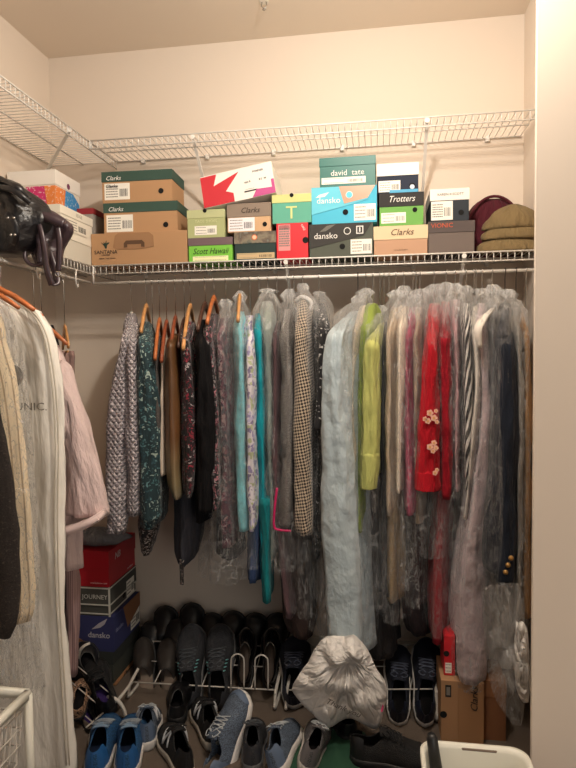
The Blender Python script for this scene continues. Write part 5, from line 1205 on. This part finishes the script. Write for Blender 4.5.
# ------------------------------------------------------------------ tub, stick, green cloth, wire trolley
TUB = plain('white_plastic_tub', (226, 224, 212), .4)
def rrect(x0, x1, y0, y1, r, z, n=6):
    out = []
    for cx, cy, a0 in ((x1 - r, y1 - r, 0), (x0 + r, y1 - r, 90), (x0 + r, y0 + r, 180), (x1 - r, y0 + r, 270)):
        for k in range(n + 1):
            a = math.radians(a0 + 90 * k / n); out.append((cx + r * math.cos(a), cy + r * math.sin(a), z))
    return out
ty = 1.455; tl, tr = PY(419, 748, ty).x, PY(526, 748, ty).x; tz = PY(470, 743, ty).z; ny = ty - .34
e = empty('laundry_tub', 'white plastic tub with rounded rim at lower right', 'tub', ((tl + tr) / 2, ty - .17, 0))
M = Matrix.Translation((-(tl + tr) / 2, -(ty - .17), 0))
bm = bmesh.new()
def ins(d, z, r=.04): return rrect(tl + d, tr - d, ny + d, ty - d, r, z)
loft(bm, [ins(.045, .002), ins(.03, .05), ins(.006, tz - .02), ins(.0, tz - .018), ins(0, tz), ins(.008, tz + .001), ins(.012, tz - .012), ins(.036, .05), ins(.05, .01)])
bm.transform(M); obj('tub_body', bm, TUB, e, True)
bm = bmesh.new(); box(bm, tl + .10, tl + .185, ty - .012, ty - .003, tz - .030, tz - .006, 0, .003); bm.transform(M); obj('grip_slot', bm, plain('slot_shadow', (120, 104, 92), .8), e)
e = empty('walking_stick', 'black-gripped stick standing inside the white tub', 'stick', (PY(436, 768, 1.40).x + .02, 1.36, .012))
o_ = e.location
bm = bmesh.new(); tube(bm, [PY(431, 734, 1.42) - o_, PY(432, 738, 1.42) - o_, PY(437, 775, 1.40) - o_], [.009, .013, .015], 14); obj('grip', bm, PLB, e, True)
bm = bmesh.new(); tube(bm, [PY(437, 774, 1.40) - o_, (0, 0, 0)], .008, 12); obj('shaft', bm, DARKM, e, True)
# green cloth
bm = bmesh.new(); uvl = bm.loops.layers.uv.verify(); g = []
c0 = PZ(330, 752, 0)
for i in range(19):
    row = []
    for j in range(19):
        u, v_ = i / 18 - .5, j / 18 - .5
        z_ = .006 + .012 * (1 + math.sin(u * 9 + v_ * 4)) * max(0, 1 - 2.6 * (u * u + v_ * v_)) + .004 * math.sin(u * 23 + v_ * 17) * max(0, 1 - 3 * (u * u + v_ * v_))
        row.append(bm.verts.new((c0.x + u * .26 + .02 * math.sin(v_ * 8), c0.y - .03 + v_ * .30 + .02 * math.sin(u * 7), max(.004, z_))))
    g.append(row)
for i in range(18):
    for j in range(18): bm.faces.new((g[i][j], g[i + 1][j], g[i + 1][j + 1], g[i][j + 1]))
o = tag(obj('folded_cloth', bm, fabric('dark_green_cloth', (40, 78, 58)), None, True), 'dark green cloth spread on the carpet', 'cloth'); md = o.modifiers.new('s', 'SOLIDIFY'); md.thickness = .004
# trolley lower left
xk = PY(28, 694, 1.44).x; zk = PY(28, 694, 1.44).z
e = empty('wire_trolley', 'white wire basket trolley at the lower left corner', 'trolley', (xk - .2, 1.25, 0))
M = Matrix.Translation((-(xk - .2), -1.25, 0))
for px_, py_ in ((xk, 1.44), (xk, 1.24), (xk - .38, 1.44), (xk - .38, 1.24)):
    bm = bmesh.new(); tube(bm, [(px_, py_, .003), (px_, py_, zk)], .011, 12); bm.transform(M); obj('post', bm, TUB, e, True)
bm = bmesh.new(); fr_ = [(xk, 1.24, zk), (xk, 1.44, zk), (xk - .38, 1.44, zk), (xk - .38, 1.24, zk)]
for i in range(4): ribbon(bm, [fr_[i], fr_[(i + 1) % 4]], .022, (0, 0, 1), .016)
bm.transform(M); obj('top_frame', bm, TUB, e, True)
for zb_ in (zk - .04, zk - .28):
    bm = bmesh.new()
    for k in range(9):
        y_ = 1.25 + .18 * k / 8; tube(bm, [(xk - .012, y_, zb_), (xk - .03, y_, zb_ - .15), (xk - .35, y_, zb_ - .15), (xk - .37, y_, zb_)], .002, 5)
    for k in range(16):
        x_ = xk - .03 - .32 * k / 15; tube(bm, [(x_, 1.25, zb_), (x_, 1.255, zb_ - .15), (x_, 1.425, zb_ - .15), (x_, 1.43, zb_)], .002, 5)
    for q_ in (0, .05, .1):
        tube(bm, [(xk - .012 - q_ * .1, 1.25, zb_ - q_), (xk - .012 - q_ * .1, 1.43, zb_ - q_), (xk - .37 + q_ * .1, 1.43, zb_ - q_), (xk - .37 + q_ * .1, 1.25, zb_ - q_), (xk - .012 - q_ * .1, 1.25, zb_ - q_)], .0026, 6)
    bm.transform(M); obj('wire_basket', bm, RW, e, True)
